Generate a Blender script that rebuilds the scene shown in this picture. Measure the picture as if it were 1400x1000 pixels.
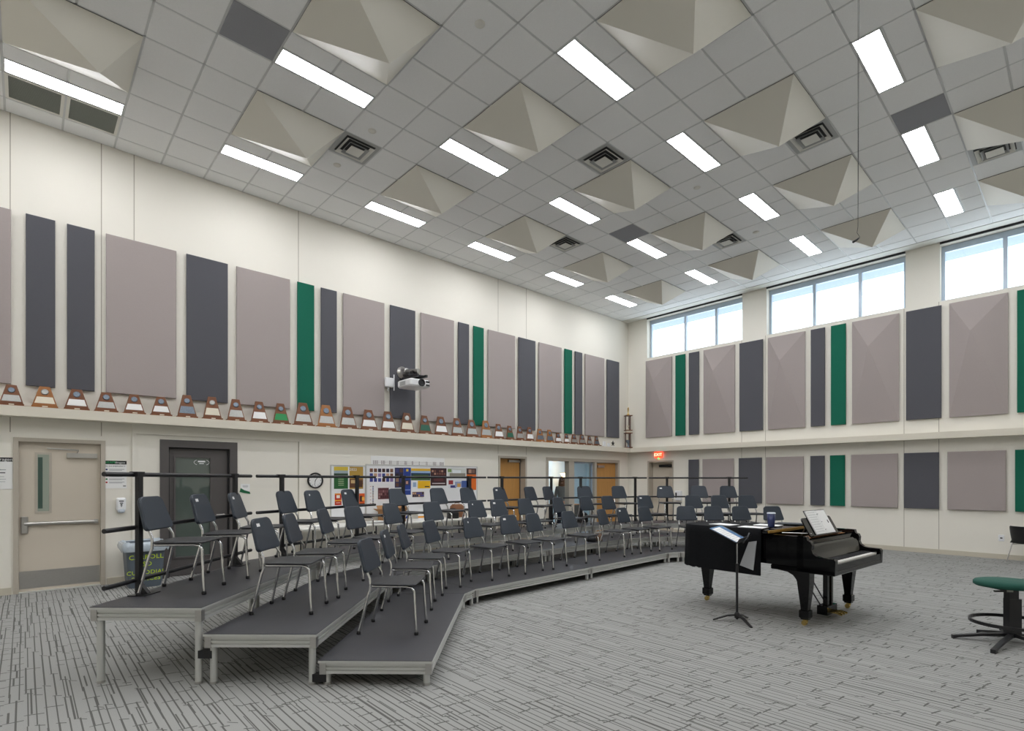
import bpy, math, random
from mathutils import Vector, Matrix
random.seed(7)
scene = bpy.context.scene
for o in list(bpy.data.objects): bpy.data.objects.remove(o)
COL = scene.collection
PI = math.pi

# ------------------------------------------------------------------ camera
FPX, CYPX, YAW, EYE = 724.37, 656.27, 0.8263, 1.605      # from vanishing points and the 2 ft ceiling grid
cam_d = bpy.data.cameras.new('camera'); cam = bpy.data.objects.new('camera', cam_d); COL.objects.link(cam)
cam.location = (0, 0, EYE); cam.rotation_euler = (PI/2, 0, YAW)
cam_d.sensor_width = 36; cam_d.lens = 36*FPX/1400; cam_d.shift_y = (CYPX-500)/1400; cam_d.clip_end = 200
scene.camera = cam
# ------------------------------------------------------------------ world, exposure
SKY_STRENGTH = 2.0
LAMP_STRENGTH = 15.5
w = bpy.data.worlds.new('sky'); scene.world = w; w.use_nodes = True
bg = w.node_tree.nodes['Background']; bg.inputs[0].default_value = (0.86, 0.94, 1.0, 1); bg.inputs[1].default_value = SKY_STRENGTH
vs = scene.view_settings
vs.view_transform = 'Standard'; vs.look = 'None'; vs.gamma = 1.0; vs.use_curve_mapping = False; vs.exposure = 0.92

# ------------------------------------------------------------------ room measures (metres)
TL = 0.6096                       # ceiling module
HC = 5.1243+EYE                   # ceiling
XA = -10.1775                     # trophy wall plane
YB = 14.5483                      # window wall plane
XR, YK = 4.3, -4.0                # walls behind the camera
GX, GY = -4.9313, 4.6824          # ceiling grid node
LEDGE = 0.28; LZ0, LZ1 = 2.48, 2.618
FW = (-math.sin(YAW), math.cos(YAW)); RT = (math.cos(YAW), math.sin(YAW))
def rd(r, d): return (r*RT[0]+d*FW[0], r*RT[1]+d*FW[1])
def ray(u, v):
    k = (u-700)/FPX
    return (FW[0]+RT[0]*k, FW[1]+RT[1]*k, (CYPX-v)/FPX)
def on_left(u, v, off=0.0):
    a = ray(u, v); t = (XA+off)/a[0]; return a[1]*t, a[2]*t+EYE     # Y, z
def on_far(u, v, off=0.0):
    a = ray(u, v); t = (YB-off)/a[1]; return a[0]*t, a[2]*t+EYE     # X, z
def on_z(u, v, z):
    a = ray(u, v); t = (z-EYE)/a[2]; return a[0]*t, a[1]*t

# ------------------------------------------------------------------ materials
def lin(c):
    c = c/255.0
    return c/12.92 if c <= .04045 else ((c+.055)/1.055)**2.4
def rgb(c): return (lin(c[0]), lin(c[1]), lin(c[2]), 1)
MATS = {}
def mat(name, c, rough=.6, metal=0, noise=None, bump=None, coat=0, emit=None, spec=.5, stretch=None, c2=None, sheen=0):
    m = bpy.data.materials.new(name); m.use_nodes = True; nt = m.node_tree; N = nt.nodes; L = nt.links
    b = N['Principled BSDF']
    b.inputs['Base Color'].default_value = rgb(c); b.inputs['Roughness'].default_value = rough
    b.inputs['Metallic'].default_value = metal; b.inputs['Specular IOR Level'].default_value = spec
    b.inputs['Coat Weight'].default_value = coat; b.inputs['Sheen Weight'].default_value = sheen
    if emit: b.inputs['Emission Color'].default_value = rgb(emit[0]); b.inputs['Emission Strength'].default_value = emit[1]
    if noise or bump:
        tc = N.new('ShaderNodeTexCoord'); mp = N.new('ShaderNodeMapping'); L.new(tc.outputs['Object'], mp.inputs[0])
        if stretch: mp.inputs['Scale'].default_value = stretch
    if noise:
        sc, am = noise
        t = N.new('ShaderNodeTexNoise'); t.inputs['Scale'].default_value = sc; t.inputs['Detail'].default_value = 4
        L.new(mp.outputs[0], t.inputs[0])
        r = N.new('ShaderNodeMix'); r.data_type = 'RGBA'
        k = rgb(c); k2 = rgb(c2) if c2 else None
        r.inputs[6].default_value = tuple(max(0, x*(1-am)) for x in k[:3])+(1,)
        r.inputs[7].default_value = k2 if k2 else tuple(min(1, x*(1+am)) for x in k[:3])+(1,)
        L.new(t.outputs[0], r.inputs[0]); L.new(r.outputs[2], b.inputs['Base Color'])
    if bump:
        t = N.new('ShaderNodeTexNoise'); t.inputs['Scale'].default_value = bump[0]; t.inputs['Detail'].default_value = 3
        L.new(mp.outputs[0], t.inputs[0])
        q = N.new('ShaderNodeBump'); q.inputs['Strength'].default_value = bump[1]; q.inputs['Distance'].default_value = .01
        L.new(t.outputs[0], q.inputs['Height']); L.new(q.outputs[0], b.inputs['Normal'])
    MATS[name] = m; return m
M_WALL = mat('cream_wall_paint', (230, 226, 215), .75, noise=(.6, .02), bump=(60, .03))
M_TILE = mat('ceiling_tile', (240, 241, 241), .9, noise=(90, .05), bump=(160, .15))
M_GRID = mat('ceiling_grid_paint', (206, 208, 208), .3)
M_GYP = mat('white_gypsum', (225, 224, 217), .7)
M_PYR = mat('cream_diffuser_shell', (220, 217, 206), .5)
M_DARKT = mat('charcoal_tile', (150, 151, 156), .9, noise=(120, .12))
M_TAUPE = mat('taupe_fabric', (162, 152, 149), .95, noise=(140, .07), bump=(300, .25), sheen=.2)
M_CHAR = mat('charcoal_fabric', (82, 82, 88), .95, noise=(140, .10), bump=(300, .25), sheen=.2)
M_GREEN = mat('green_fabric', (6, 98, 76), .95, noise=(140, .08), bump=(300, .25))
M_LEDGE = mat('ledge_paint', (214, 208, 193), .6)
M_BASE = mat('baseboard_vinyl', (196, 189, 172), .5)
M_JOINT = mat('wall_joint', (172, 166, 152), .8)
M_ALU = mat('aluminium', (202, 203, 199), .38, metal=.45)
M_ALUFR = mat('window_frame_aluminium', (176, 190, 204), .4, metal=.25)
M_CHROME = mat('chrome', (205, 205, 205), .12, metal=1)
M_STEEL = mat('brushed_steel', (186, 184, 180), .32, metal=.9, noise=(30, .15), stretch=(1, 1, 12))
M_BLKM = mat('black_metal', (26, 26, 28), .4)
M_BLKP = mat('black_plastic', (20, 20, 22), .5)
M_DECK = mat('charcoal_deck', (60, 60, 64), .42, noise=(7, .16), bump=(220, .12))
M_BACK = mat('slate_chair_plastic', (42, 50, 60), .42, bump=(500, .05))
M_SEAT = mat('black_chair_plastic', (43, 44, 47), .42, bump=(500, .06))
M_WHITE = mat('white_paper', (236, 236, 234), .7)
M_WPL = mat('white_plastic', (228, 229, 230), .4)
M_DOOR = mat('taupe_door_paint', (204, 194, 178), .45, noise=(2, .03))
M_DFRAME = mat('taupe_frame_paint', (182, 174, 160), .5)
M_DARKFR = mat('dark_bronze_frame', (84, 80, 79), .45)
M_WOODDR = mat('birch_door_veneer', (190, 140, 76), .45, noise=(5, .18), stretch=(6, 6, .5))
M_WOOD = mat('walnut_wood', (112, 66, 34), .45, noise=(14, .3), stretch=(1, 1, 5))
M_WOODL = mat('oak_wood', (150, 96, 44), .45, noise=(14, .25), stretch=(1, 1, 5))
M_SILVER = mat('engraved_silver', (176, 176, 172), .3, metal=.6, noise=(40, .15))
M_BRASS = mat('polished_brass', (214, 184, 112), .22, metal=1)
M_PEWTER = mat('pewter_medal', (120, 130, 142), .35, metal=.7, noise=(60, .35))
M_IVORYP = mat('ivory_plate', (222, 214, 194), .4)
M_GREENP = mat('green_plate', (22, 140, 74), .4)
M_DGREENP = mat('dark_green_plate', (12, 88, 66), .4)
M_LACQ = mat('black_piano_lacquer', (6, 6, 7), .06, spec=.28)
M_COVER = mat('black_quilted_cloth', (12, 13, 16), .85, noise=(30, .2), bump=(40, .25), spec=.2)
M_KEYW = mat('white_key', (236, 234, 228), .25)
M_GOLDW = mat('gold_hinge_strip', (176, 142, 70), .35, metal=.5)
M_GFAB = mat('green_upholstery', (24, 78, 66), .85, bump=(260, .2))
M_GREY = mat('grey_bin_plastic', (88, 98, 108), .5)
M_LINER = mat('clear_bin_liner', (176, 186, 194), .18, noise=(20, .2), bump=(28, .5))
M_YEL = mat('yellow_green_print', (200, 226, 30), .6)
M_RED = mat('exit_sign_red', (236, 60, 34), .5, emit=((255, 64, 34), 1.3))
M_LETW = mat('exit_sign_letters', (255, 210, 180), .5, emit=((255, 205, 170), 1.6))
M_LED = mat('green_indicator_light', (30, 220, 110), .5, emit=((30, 230, 110), 1.6))
M_BLACKPR = mat('black_print', (24, 24, 26), .7)
M_LITVIEW = mat('lit_view_tone_glass', (84, 94, 88), .04, spec=.9)  # grey-green colour imitates the lit room beyond; the pane itself is opaque
M_LITE = mat('green_tinted_lite', (150, 160, 146), .06, spec=.7)
M_LITED = mat('dark_green_lite', (52, 80, 70), .05, spec=.7)
M_CARD = mat('brown_cardboard', (172, 128, 84), .8)
M_BLUE = mat('royal_blue_print', (26, 62, 150), .5)
M_CUP = mat('navy_cup_print', (14, 26, 76), .35, noise=(30, .6), c2=(34, 50, 104))
M_SKIN = mat('skin', (206, 160, 134), .55)
M_HAIR = mat('brown_hair', (122, 86, 62), .6, noise=(40, .3), stretch=(8, 8, 1))
M_TOP = mat('grey_knit_top', (128, 128, 126), .9)
M_TROUS = mat('navy_trousers', (38, 42, 56), .9)
M_OFF = mat('pale_blue_office_paint', (176, 200, 210), .8)
M_OFFC = mat('office_ceiling', (214, 214, 210), .9)
M_LAMPSH = mat('lit_lamp_shade', (255, 214, 150), .8, emit=((255, 196, 120), 10))
M_LIGHT = mat('lit_ceiling_diffuser', (255, 255, 255), .5, emit=((250, 251, 255), LAMP_STRENGTH))
M_OUT = mat('exterior_soffit_panel', (146, 160, 174), .8)
M_VENT = mat('grey_vent_metal', (172, 174, 173), .5)
M_VENTD = mat('dark_duct', (60, 61, 61), .8)
M_GRILLE = mat('grey_green_grille', (150, 154, 146), .6)
M_STONE = mat('table_laminate', (224, 222, 214), .45)

def glass_mat():
    m = bpy.data.materials.new('clear_window_glass'); m.use_nodes = True; nt = m.node_tree; N = nt.nodes; N.clear()
    o = N.new('ShaderNodeOutputMaterial'); t = N.new('ShaderNodeBsdfTransparent'); g = N.new('ShaderNodeBsdfGlossy'); x = N.new('ShaderNodeMixShader')
    t.inputs[0].default_value = (.95, .97, .98, 1); g.inputs['Roughness'].default_value = .02; x.inputs[0].default_value = .07
    nt.links.new(t.outputs[0], x.inputs[1]); nt.links.new(g.outputs[0], x.inputs[2]); nt.links.new(x.outputs[0], o.inputs[0]); return m
M_GLASS = glass_mat()

def carpet_mat():
    """grey loop carpet: fine lines along X that break off, jog sideways and link up at random"""
    m = bpy.data.materials.new('grey_linear_carpet'); m.use_nodes = True; nt = m.node_tree; N = nt.nodes; L = nt.links
    b = N['Principled BSDF']; b.inputs['Roughness'].default_value = .95; b.inputs['Specular IOR Level'].default_value = .15
    tc = N.new('ShaderNodeTexCoord'); sp = N.new('ShaderNodeSeparateXYZ'); L.new(tc.outputs['Object'], sp.inputs[0])
    def mt(op, a_, b_=None, c_=None):
        n = N.new('ShaderNodeMath'); n.operation = op
        for k, v in enumerate((a_, b_, c_)):
            if v is None: continue
            if isinstance(v, (int, float)): n.inputs[k].default_value = v
            else: L.new(v, n.inputs[k])
        return n.outputs[0]
    def wn(x, y, w_):
        c = N.new('ShaderNodeCombineXYZ')
        for k, v in enumerate((x, y, w_)):
            if isinstance(v, (int, float)): c.inputs[k].default_value = v
            else: L.new(v, c.inputs[k])
        n = N.new('ShaderNodeTexWhiteNoise'); n.noise_dimensions = '3D'; L.new(c.outputs[0], n.inputs[0]); return n.outputs[0]
    def layer(pitch, lmin, lvar, thick, tvar, jog, keep, seed):
        yy = mt('DIVIDE', sp.outputs[1], pitch); row = mt('FLOOR', yy); fy = mt('FRACT', yy)
        ln = mt('MULTIPLY_ADD', wn(row, seed, 1.5), lvar, lmin)
        xx = mt('DIVIDE', mt('MULTIPLY_ADD', wn(row, seed, 2.5), 9.0, sp.outputs[0]), ln); cell = mt('FLOOR', xx); fx = mt('FRACT', xx)
        pos = mt('MULTIPLY_ADD', wn(row, cell, seed+3.5), jog, .18)
        hw = mt('MULTIPLY_ADD', wn(row, cell, seed+4.5), tvar, thick)
        line = mt('LESS_THAN', mt('ABSOLUTE', mt('SUBTRACT', fy, pos)), hw)
        line = mt('MULTIPLY', line, mt('LESS_THAN', wn(row, cell, seed+5.5), keep))
        cross = mt('LESS_THAN', mt('MULTIPLY', mt('ABSOLUTE', mt('SUBTRACT', fx, mt('MULTIPLY', fy, .06))), ln), .007)
        cross = mt('MULTIPLY', cross, mt('LESS_THAN', wn(row, cell, seed+6.5), .7))
        return mt('MAXIMUM', line, cross)
    l1 = layer(.052, .35, .8, .055, .06, .42, .93, 1.0); l2 = layer(.104, .12, .5, .022, .04, .6, .45, 20.0)
    mx = mt('MAXIMUM', l1, l2)
    fn = N.new('ShaderNodeTexNoise'); fn.inputs['Scale'].default_value = 220; fn.inputs['Detail'].default_value = 2; L.new(tc.outputs['Object'], fn.inputs[0])
    base = N.new('ShaderNodeMix'); base.data_type = 'RGBA'; base.inputs[6].default_value = rgb((136, 136, 133)); base.inputs[7].default_value = rgb((166, 166, 163)); L.new(fn.outputs[0], base.inputs[0])
    c = N.new('ShaderNodeMix'); c.data_type = 'RGBA'; c.inputs[7].default_value = rgb((94, 94, 91)); L.new(mx, c.inputs[0]); L.new(base.outputs[2], c.inputs[6])
    L.new(c.outputs[2], b.inputs['Base Color'])
    bp = N.new('ShaderNodeBump'); bp.inputs['Strength'].default_value = .3; bp.inputs['Distance'].default_value = .004; L.new(fn.outputs[0], bp.inputs['Height']); L.new(bp.outputs[0], b.inputs['Normal'])
    return m
M_CARPET = carpet_mat()
COLM = {}
def cm(c, rough=.7):
    if c not in COLM: COLM[c] = mat('print_%d_%d_%d' % c, c, rough)
    return COLM[c]

# ------------------------------------------------------------------ mesh helpers
class MB:
    def __init__(s, M=None): s.v = []; s.f = []; s.sm = []; s.M = M
    def add(s, vs_, fs, smooth=False, M=None):
        k = len(s.v); T = M if M is not None else s.M
        s.v += [tuple(T @ Vector(p)) if T is not None else tuple(p) for p in vs_]
        s.f += [[k+i for i in q] for q in fs]; s.sm += [smooth]*len(fs); return s
    def box(s, x0, x1, y0, y1, z0, z1, M=None):
        if x0 > x1: x0, x1 = x1, x0
        if y0 > y1: y0, y1 = y1, y0
        if z0 > z1: z0, z1 = z1, z0
        return s.add([(x0,y0,z0),(x1,y0,z0),(x1,y1,z0),(x0,y1,z0),(x0,y0,z1),(x1,y0,z1),(x1,y1,z1),(x0,y1,z1)],
                     [(0,3,2,1),(4,5,6,7),(0,1,5,4),(1,2,6,5),(2,3,7,6),(3,0,4,7)], M=M)
    def prism(s, poly, z0, z1, M=None):
        a = sum(poly[i][0]*poly[(i+1) % len(poly)][1]-poly[(i+1) % len(poly)][0]*poly[i][1] for i in range(len(poly)))
        if a < 0: poly = poly[::-1]
        n = len(poly)
        return s.add([(x, y, z0) for x, y in poly]+[(x, y, z1) for x, y in poly],
                     [tuple(range(n-1, -1, -1)), tuple(range(n, 2*n))]+[(i, (i+1) % n, n+(i+1) % n, n+i) for i in range(n)], M=M)
    def slab(s, poly, z0, z1, b=.008, M=None, smooth=False):
        """prism with chamfered rims; the inset follows the outline"""
        a = sum(poly[i][0]*poly[(i+1) % len(poly)][1]-poly[(i+1) % len(poly)][0]*poly[i][1] for i in range(len(poly)))
        if a < 0: poly = poly[::-1]
        n = len(poly); ins = []
        for i in range(n):
            p0, p1, p2 = Vector(poly[i-1]), Vector(poly[i]), Vector(poly[(i+1) % n])
            e1 = (p1-p0).normalized(); e2 = (p2-p1).normalized()
            n1 = Vector((-e1.y, e1.x)); n2 = Vector((-e2.y, e2.x)); q = n1+n2
            ins.append(tuple(p1+q*(b/max(.25, q.length_squared/2))) if q.length > 1e-6 else tuple(p1))
        R = [[(x, y, z0) for x, y in ins], [(x, y, z0+b) for x, y in poly], [(x, y, z1-b) for x, y in poly], [(x, y, z1) for x, y in ins]]
        s.add(sum(R, []), [(k*n+i, k*n+(i+1) % n, (k+1)*n+(i+1) % n, (k+1)*n+i) for k in range(3) for i in range(n)], smooth, M=M)
        return s.add(R[0]+R[3], [tuple(range(n-1, -1, -1)), tuple(range(n, 2*n))], M=M)
    def rbox(s, x0, x1, y0, y1, z0, z1, r=.01, b=.004, M=None):
        return s.slab(rrect(x0, x1, y0, y1, r), z0, z1, b, M=M)
    def tube(s, pts, r, n=8, cap=True, M=None):
        P = [Vector(p) for p in pts]; R = r if isinstance(r, (list, tuple)) else [r]*len(P)
        ring = []; t0 = None; u = None
        for i, p in enumerate(P):
            t = ((P[min(i+1, len(P)-1)]-P[max(i-1, 0)])).normalized()
            if u is None:
                u = t.orthogonal().normalized()
            else:
                u = (u-t*u.dot(t)); u = u.normalized() if u.length > 1e-6 else t.orthogonal().normalized()
            w_ = t.cross(u)
            ring.append([tuple(p+(u*math.cos(2*PI*k/n)+w_*math.sin(2*PI*k/n))*R[i]) for k in range(n)])
        s.add(sum(ring, []), [(i*n+k, i*n+(k+1) % n, (i+1)*n+(k+1) % n, (i+1)*n+k) for i in range(len(P)-1) for k in range(n)], True, M=M)
        if cap: s.add(ring[0]+ring[-1], [tuple(range(n-1, -1, -1)), tuple(range(n, 2*n))], M=M)
        return s
    def cyl(s, p0, p1, r0, r1=None, n=12, M=None): return s.tube([p0, p1], [r0, r0 if r1 is None else r1], n, M=M)
    def lathe(s, prof, c=(0, 0, 0), n=16, M=None, smooth=True):
        vs_ = [(c[0]+r*math.cos(2*PI*k/n), c[1]+r*math.sin(2*PI*k/n), c[2]+z) for r, z in prof for k in range(n)]
        s.add(vs_, [(i*n+k, i*n+(k+1) % n, (i+1)*n+(k+1) % n, (i+1)*n+k) for i in range(len(prof)-1) for k in range(n)], smooth, M=M)
        a, b_ = vs_[:n], vs_[-n:]
        return s.add([tuple(p) for p in a+b_], [tuple(range(n-1, -1, -1)), tuple(range(n, 2*n))], M=M)
    def ball(s, c, r, n=12, sc=(1, 1, 1), M=None):
        prof = [(max(.001, r*math.sin(PI*k/8)), -r*math.cos(PI*k/8)) for k in range(9)]
        vs_ = [(c[0]+q*math.cos(2*PI*k/n)*sc[0], c[1]+q*math.sin(2*PI*k/n)*sc[1], c[2]+z*sc[2]) for q, z in prof for k in range(n)]
        return s.add(vs_, [(i*n+k, i*n+(k+1) % n, (i+1)*n+(k+1) % n, (i+1)*n+k) for i in range(8) for k in range(n)], True, M=M)
    def mesh(s, name, m, off=None):
        me = bpy.data.meshes.new(name)
        vv = [(p[0]-off[0], p[1]-off[1], p[2]-off[2]) for p in s.v] if off else s.v
        me.from_pydata(vv, [], s.f); me.polygons.foreach_set('use_smooth', s.sm); me.update()
        me.materials.append(m); return me
    def build(s, name, m, parent=None, world=False):
        """link as ONE mesh object. world=True: vertices are world metres and the root stands unrotated at its place"""
        off = None
        if world and parent is not None:
            q = parent
            while q.parent: q = q.parent
            off = q.location
        o = bpy.data.objects.new(name, s.mesh(name, m, off)); COL.objects.link(o)
        if parent is not None: o.parent = parent
        return o
def rrect(x0, x1, y0, y1, r, n=4):
    out = []
    for cx, cy, a0 in ((x1-r, y1-r, 0), (x0+r, y1-r, PI/2), (x0+r, y0+r, PI), (x1-r, y0+r, 1.5*PI)):
        out += [(cx+r*math.cos(a0+k*PI/2/n), cy+r*math.sin(a0+k*PI/2/n)) for k in range(n+1)]
    return out
def tag(o, label=None, cat=None, group=None, kind=None):
    if label: o['label'] = label
    if cat: o['category'] = cat
    if group: o['group'] = group
    if kind: o['kind'] = kind
    return o
def thing(name, label, cat, loc=(0, 0, 0), rotz=0, group=None):
    o = bpy.data.objects.new(name, None); COL.objects.link(o); o.location = loc; o.rotation_euler = (0, 0, rotz); o.empty_display_size = .1
    return tag(o, label, cat, group)
def struct(name, mb, m): return tag(mb.build(name, m), kind='structure')
def structe(name, loc=(0, 0, 0)):
    o = bpy.data.objects.new(name, None); COL.objects.link(o); o.location = loc; return tag(o, kind='structure')
def copy_tree(o, parent=None):
    c = o.copy(); COL.objects.link(c); c.parent = parent
    for ch in o.children: copy_tree(ch, c)
    return c
def text(name, s, size, m, parent, M, align='CENTER', depth=.0008, sx=1.0):
    cu = bpy.data.curves.new(name, 'FONT'); cu.body = s; cu.size = size; cu.align_x = align; cu.align_y = 'CENTER'; cu.extrude = depth; cu.resolution_u = 2; cu.space_character = 1.05
    t = bpy.data.objects.new(name, cu); COL.objects.link(t)
    me = bpy.data.meshes.new_from_object(t.evaluated_get(bpy.context.evaluated_depsgraph_get()))
    bpy.data.objects.remove(t); bpy.data.curves.remove(cu)
    me.transform(M @ Matrix.Diagonal((sx, 1, 1, 1))); me.materials.clear(); me.materials.append(m); me.name = name
    o = bpy.data.objects.new(name, me); COL.objects.link(o); o.parent = parent; return o
def LM(x, y, z): return Matrix(((0, 0, 1, x), (1, 0, 0, y), (0, 1, 0, z), (0, 0, 0, 1)))        # text on the trophy wall
def FM(x, y, z): return Matrix(((1, 0, 0, x), (0, 0, -1, y), (0, 1, 0, z), (0, 0, 0, 1)))       # text on the window wall
def Lbox(mb, y0, y1, z0, z1, o0, o1): return mb.box(XA+o0, XA+o1, y0, y1, z0, z1)
def Fbox(mb, x0, x1, z0, z1, o0, o1): return mb.box(x0, x1, YB-o1, YB-o0, z0, z1)
ORD = 'zeroth first second third fourth fifth sixth seventh eighth ninth tenth eleventh twelfth thirteenth fourteenth fifteenth sixteenth seventeenth eighteenth nineteenth twentieth'.split()
def nth(n):
    if n <= 20: return ORD[n]
    return {2: 'twenty', 3: 'thirty'}[n//10]+'-'+ORD[n % 10] if n % 10 else 'thirtieth'

# ------------------------------------------------------------------ room shell
mb = MB(); mb.box(XA-.25, XR, YK, YB+.4, -.12, 0); struct('floor', mb, M_CARPET)
def wall_cells(mb, a0, a1, z0, z1, holes, put):
    xs = sorted(set([a0, a1]+[h[0] for h in holes]+[h[1] for h in holes])); zs = sorted(set([z0, z1]+[h[2] for h in holes]+[h[3] for h in holes]))
    for i in range(len(xs)-1):
        for j in range(len(zs)-1):
            cx, cz = (xs[i]+xs[i+1])/2, (zs[j]+zs[j+1])/2
            if not any(h[0] < cx < h[1] and h[2] < cz < h[3] for h in holes): put(mb, xs[i], xs[i+1], zs[j], zs[j+1])
D1 = (-.11, .917, 0, 2.2); D2 = (1.62, 2.77, 0, 2.26); D3 = (8.9, 9.9, 0, 2.22); D4 = (10.66, 14.05, 0, 2.23)
mb = MB(); wall_cells(mb, YK, YB+.3, 0, HC+.3, [D1, D2, D3, D4], lambda m, a, b, c, d: m.box(XA-.25, XA, a, b, c, d)); WL = struct('wall_left', mb, M_WALL)
WZ0, WZ1 = 5.455, 6.68
WIN = [(-9.46, -6.43, (-8.24, -7.26)), (-5.78, -2.76, (-4.68, -3.68)), (-2.15, .87, (-1.13, -.13)), (1.48, 4.0, (2.3, 3.15))]
D5 = (-9.45, -8.53, 0, 2.2)
mb = MB(); wall_cells(mb, XA-.25, XR, 0, HC+.3, [(a, b, WZ0, WZ1) for a, b, c in WIN]+[D5], lambda m, a, b, c, d: m.box(a, b, YB, YB+.3, c, d)); WF = struct('wall_far', mb, M_WALL)
struct('wall_right', MB().box(XR, XR+.2, YK, YB+.3, 0, HC+.3), M_WALL)
struct('wall_back', MB().box(XA-.25, XR+.2, YK-.2, YK, 0, HC+.3), M_WALL)
struct('wall_leak_backing', MB().box(XA-.36, XA-.255, YK, 10.28, 0, 3), M_WALL)  # unseen slab added to stop sky light leaking round the doors
struct('wall_leak_backing_far', MB().box(-9.9, -8.1, YB+.305, YB+.4, 0, 2.6), M_WALL)  # added backing, keeps outside light from showing past the corner door
# recessed joints between the wall boards
for u in (13.9, 138.6, 183.3, 408, 681, 719.6):
    y = on_left(u, 300)[0]
    Lbox(MB(), y-.006, y+.006, LZ1, HC, 0, .0015).build('joint', M_JOINT, WL)
    if not any(d[0]-.1 < y < d[1]+.1 for d in (D1, D2, D3, D4)): Lbox(MB(), y-.006, y+.006, .1, LZ0, 0, .0015).build('joint', M_JOINT, WL)
    else: Lbox(MB(), y-.006, y+.006, 2.27, LZ0, 0, .0015).build('joint', M_JOINT, WL)
for u in (1046.5, 1014, 1236, 1283.6):
    x = on_far(u, 600)[0]
    Fbox(MB(), x-.006, x+.006, LZ1, WZ0, 0, .0015).build('joint', M_JOINT, WF); Fbox(MB(), x-.006, x+.006, .1, LZ0, 0, .0015).build('joint', M_JOINT, WF)
# shallow bulkhead around the dark glazed door
mb = MB(); y0, y1 = 1.30, 3.85
Lbox(mb, y0, y1, 2.33, LZ0, 0, .03); Lbox(mb, y0-.05, y0, .1, LZ0, 0, .03); Lbox(mb, y1, y1+.05, .1, LZ0, 0, .03); struct('trim_1', mb, M_WALL)
# ledges (one mesh each wall)
struct('trim_2', MB().box(XA, XA+LEDGE, YK, YB, LZ0, LZ1), M_LEDGE)
struct('trim_3', MB().box(XA+LEDGE, XR, YB-LEDGE, YB, LZ0, LZ1), M_LEDGE)
mb = MB()
for a, b in ((YK, D1[0]-.02), (D1[1]+.02, D2[0]-.02), (D2[1]+.02, D3[0]-.02), (D3[1]+.02, D4[0]-.02), (D4[1]+.02, YB)): Lbox(mb, a, b, 0, .10, 0, .012)
struct('baseboard_left', mb, M_BASE)
mb = MB(); Fbox(mb, D5[1]+.02, XR, 0, .10, 0, .012); Fbox(mb, XA, D5[0]-.02, 0, .10, 0, .012); struct('baseboard_far', mb, M_BASE)
# exterior overhang seen through the clerestory
struct('trim_4', MB().box(XA-.3, XR+.2, YB+.3, YB+1.3, HC-.02, HC+.25), M_OUT)

# windows
for i, (a, b, ml) in enumerate(WIN):
    W = structe('window_%d' % (i+1), ((a+b)/2, YB+.2, WZ0))
    y0, y1 = YB+.17, YB+.25; fz0, fz1 = WZ0+.05, WZ1-.13
    mb = MB(); mb.box(a, b, y0, y1, WZ0, fz0); mb.box(a, b, y0, y1, fz1, WZ1); mb.box(a, a+.06, y0, y1, fz0, fz1); mb.box(b-.06, b, y0, y1, fz0, fz1); mb.build('window_frame', M_ALUFR, W, True)
    for x in ml: MB().box(x-.035, x+.035, y0, y1, fz0, fz1).build('mullion', M_ALUFR, W, True)
    e = [a+.06]+[t for x in ml for t in (x-.035, x+.035)]+[b-.06]
    for k in range(0, len(e), 2): MB().box(e[k], e[k+1], YB+.205, YB+.211, fz0, fz1).build('pane', M_GLASS, W, True)
    MB().box(a, b, YB-.005, YB+.17, WZ0-.012, WZ0+.008).build('window_sill', M_GYP, W, True)
    MB().box(a, b, YB-.03, YB+.02, WZ1+.005, HC-.001).build('shade_pocket', M_BLKP, W, True)

# ------------------------------------------------------------------ ceiling
CE = tag(MB().box(XA-.25, XR+.2, YK-.2, YB+.3, HC+.06, HC+.3).build('ceiling', M_GYP), kind='structure')
YG = 14.2
MB().box(XA, XR, YG+.03, YB, HC-.004, HC+.06).build('gypsum_border', M_GYP, CE)
I0, I1 = -14, 15; J0, J1 = -9, 15
LI = [-12, -8, -4, 0, 4, 8, 12]; LJ = [-7, -3, 1, 5, 9]
VENTS = [(-2, -5), (6, -5), (3, -1), (10, -1), (6, 3), (10, 6)]
DARK = [(-5, -3), (7, 5), (7, -3)]
GRILL = [(-8, -8), (-7, -8)]
occ = set()
for i in LI:
    for n in LJ:
        for a in (0, 1):
            occ.add((i+a, n)); occ.add((i+a, n+1)); occ.add((i+a, n+2))
for c in VENTS+GRILL: occ.add(c)
def cx(j): return GX+j*TL
def cy(i): return GY+i*TL
cells = []
for i in range(I0, I1+1):
    for j in range(J0, J1+1):
        if (i, j) in occ: continue
        x0, x1, y0, y1 = max(cx(j), XA), min(cx(j+1), XR), max(cy(i), YK), min(cy(i+1), YG)
        if x1-x0 > .05 and y1-y0 > .05: cells.append((x0, x1, y0, y1, (i, j) in DARK))
for i in LI:
    for n in LJ:
        for a in (0, 1): cells.append((cx(n+.5), cx(n+1), cy(i+a), cy(i+a+1), False))
def inview(c):
    x, y = (c[0]+c[1])/2, (c[2]+c[3])/2
    d = x*FW[0]+y*FW[1]; r = x*RT[0]+y*RT[1]
    if d < 1: return 1e9
    u, v = 700+FPX*r/d, CYPX-FPX*(HC-EYE)/d
    return d if -30 < u < 1430 and v > -40 else 1e9
cells.sort(key=inview)
rest = MB(); G = .012; cache = {}
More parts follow.
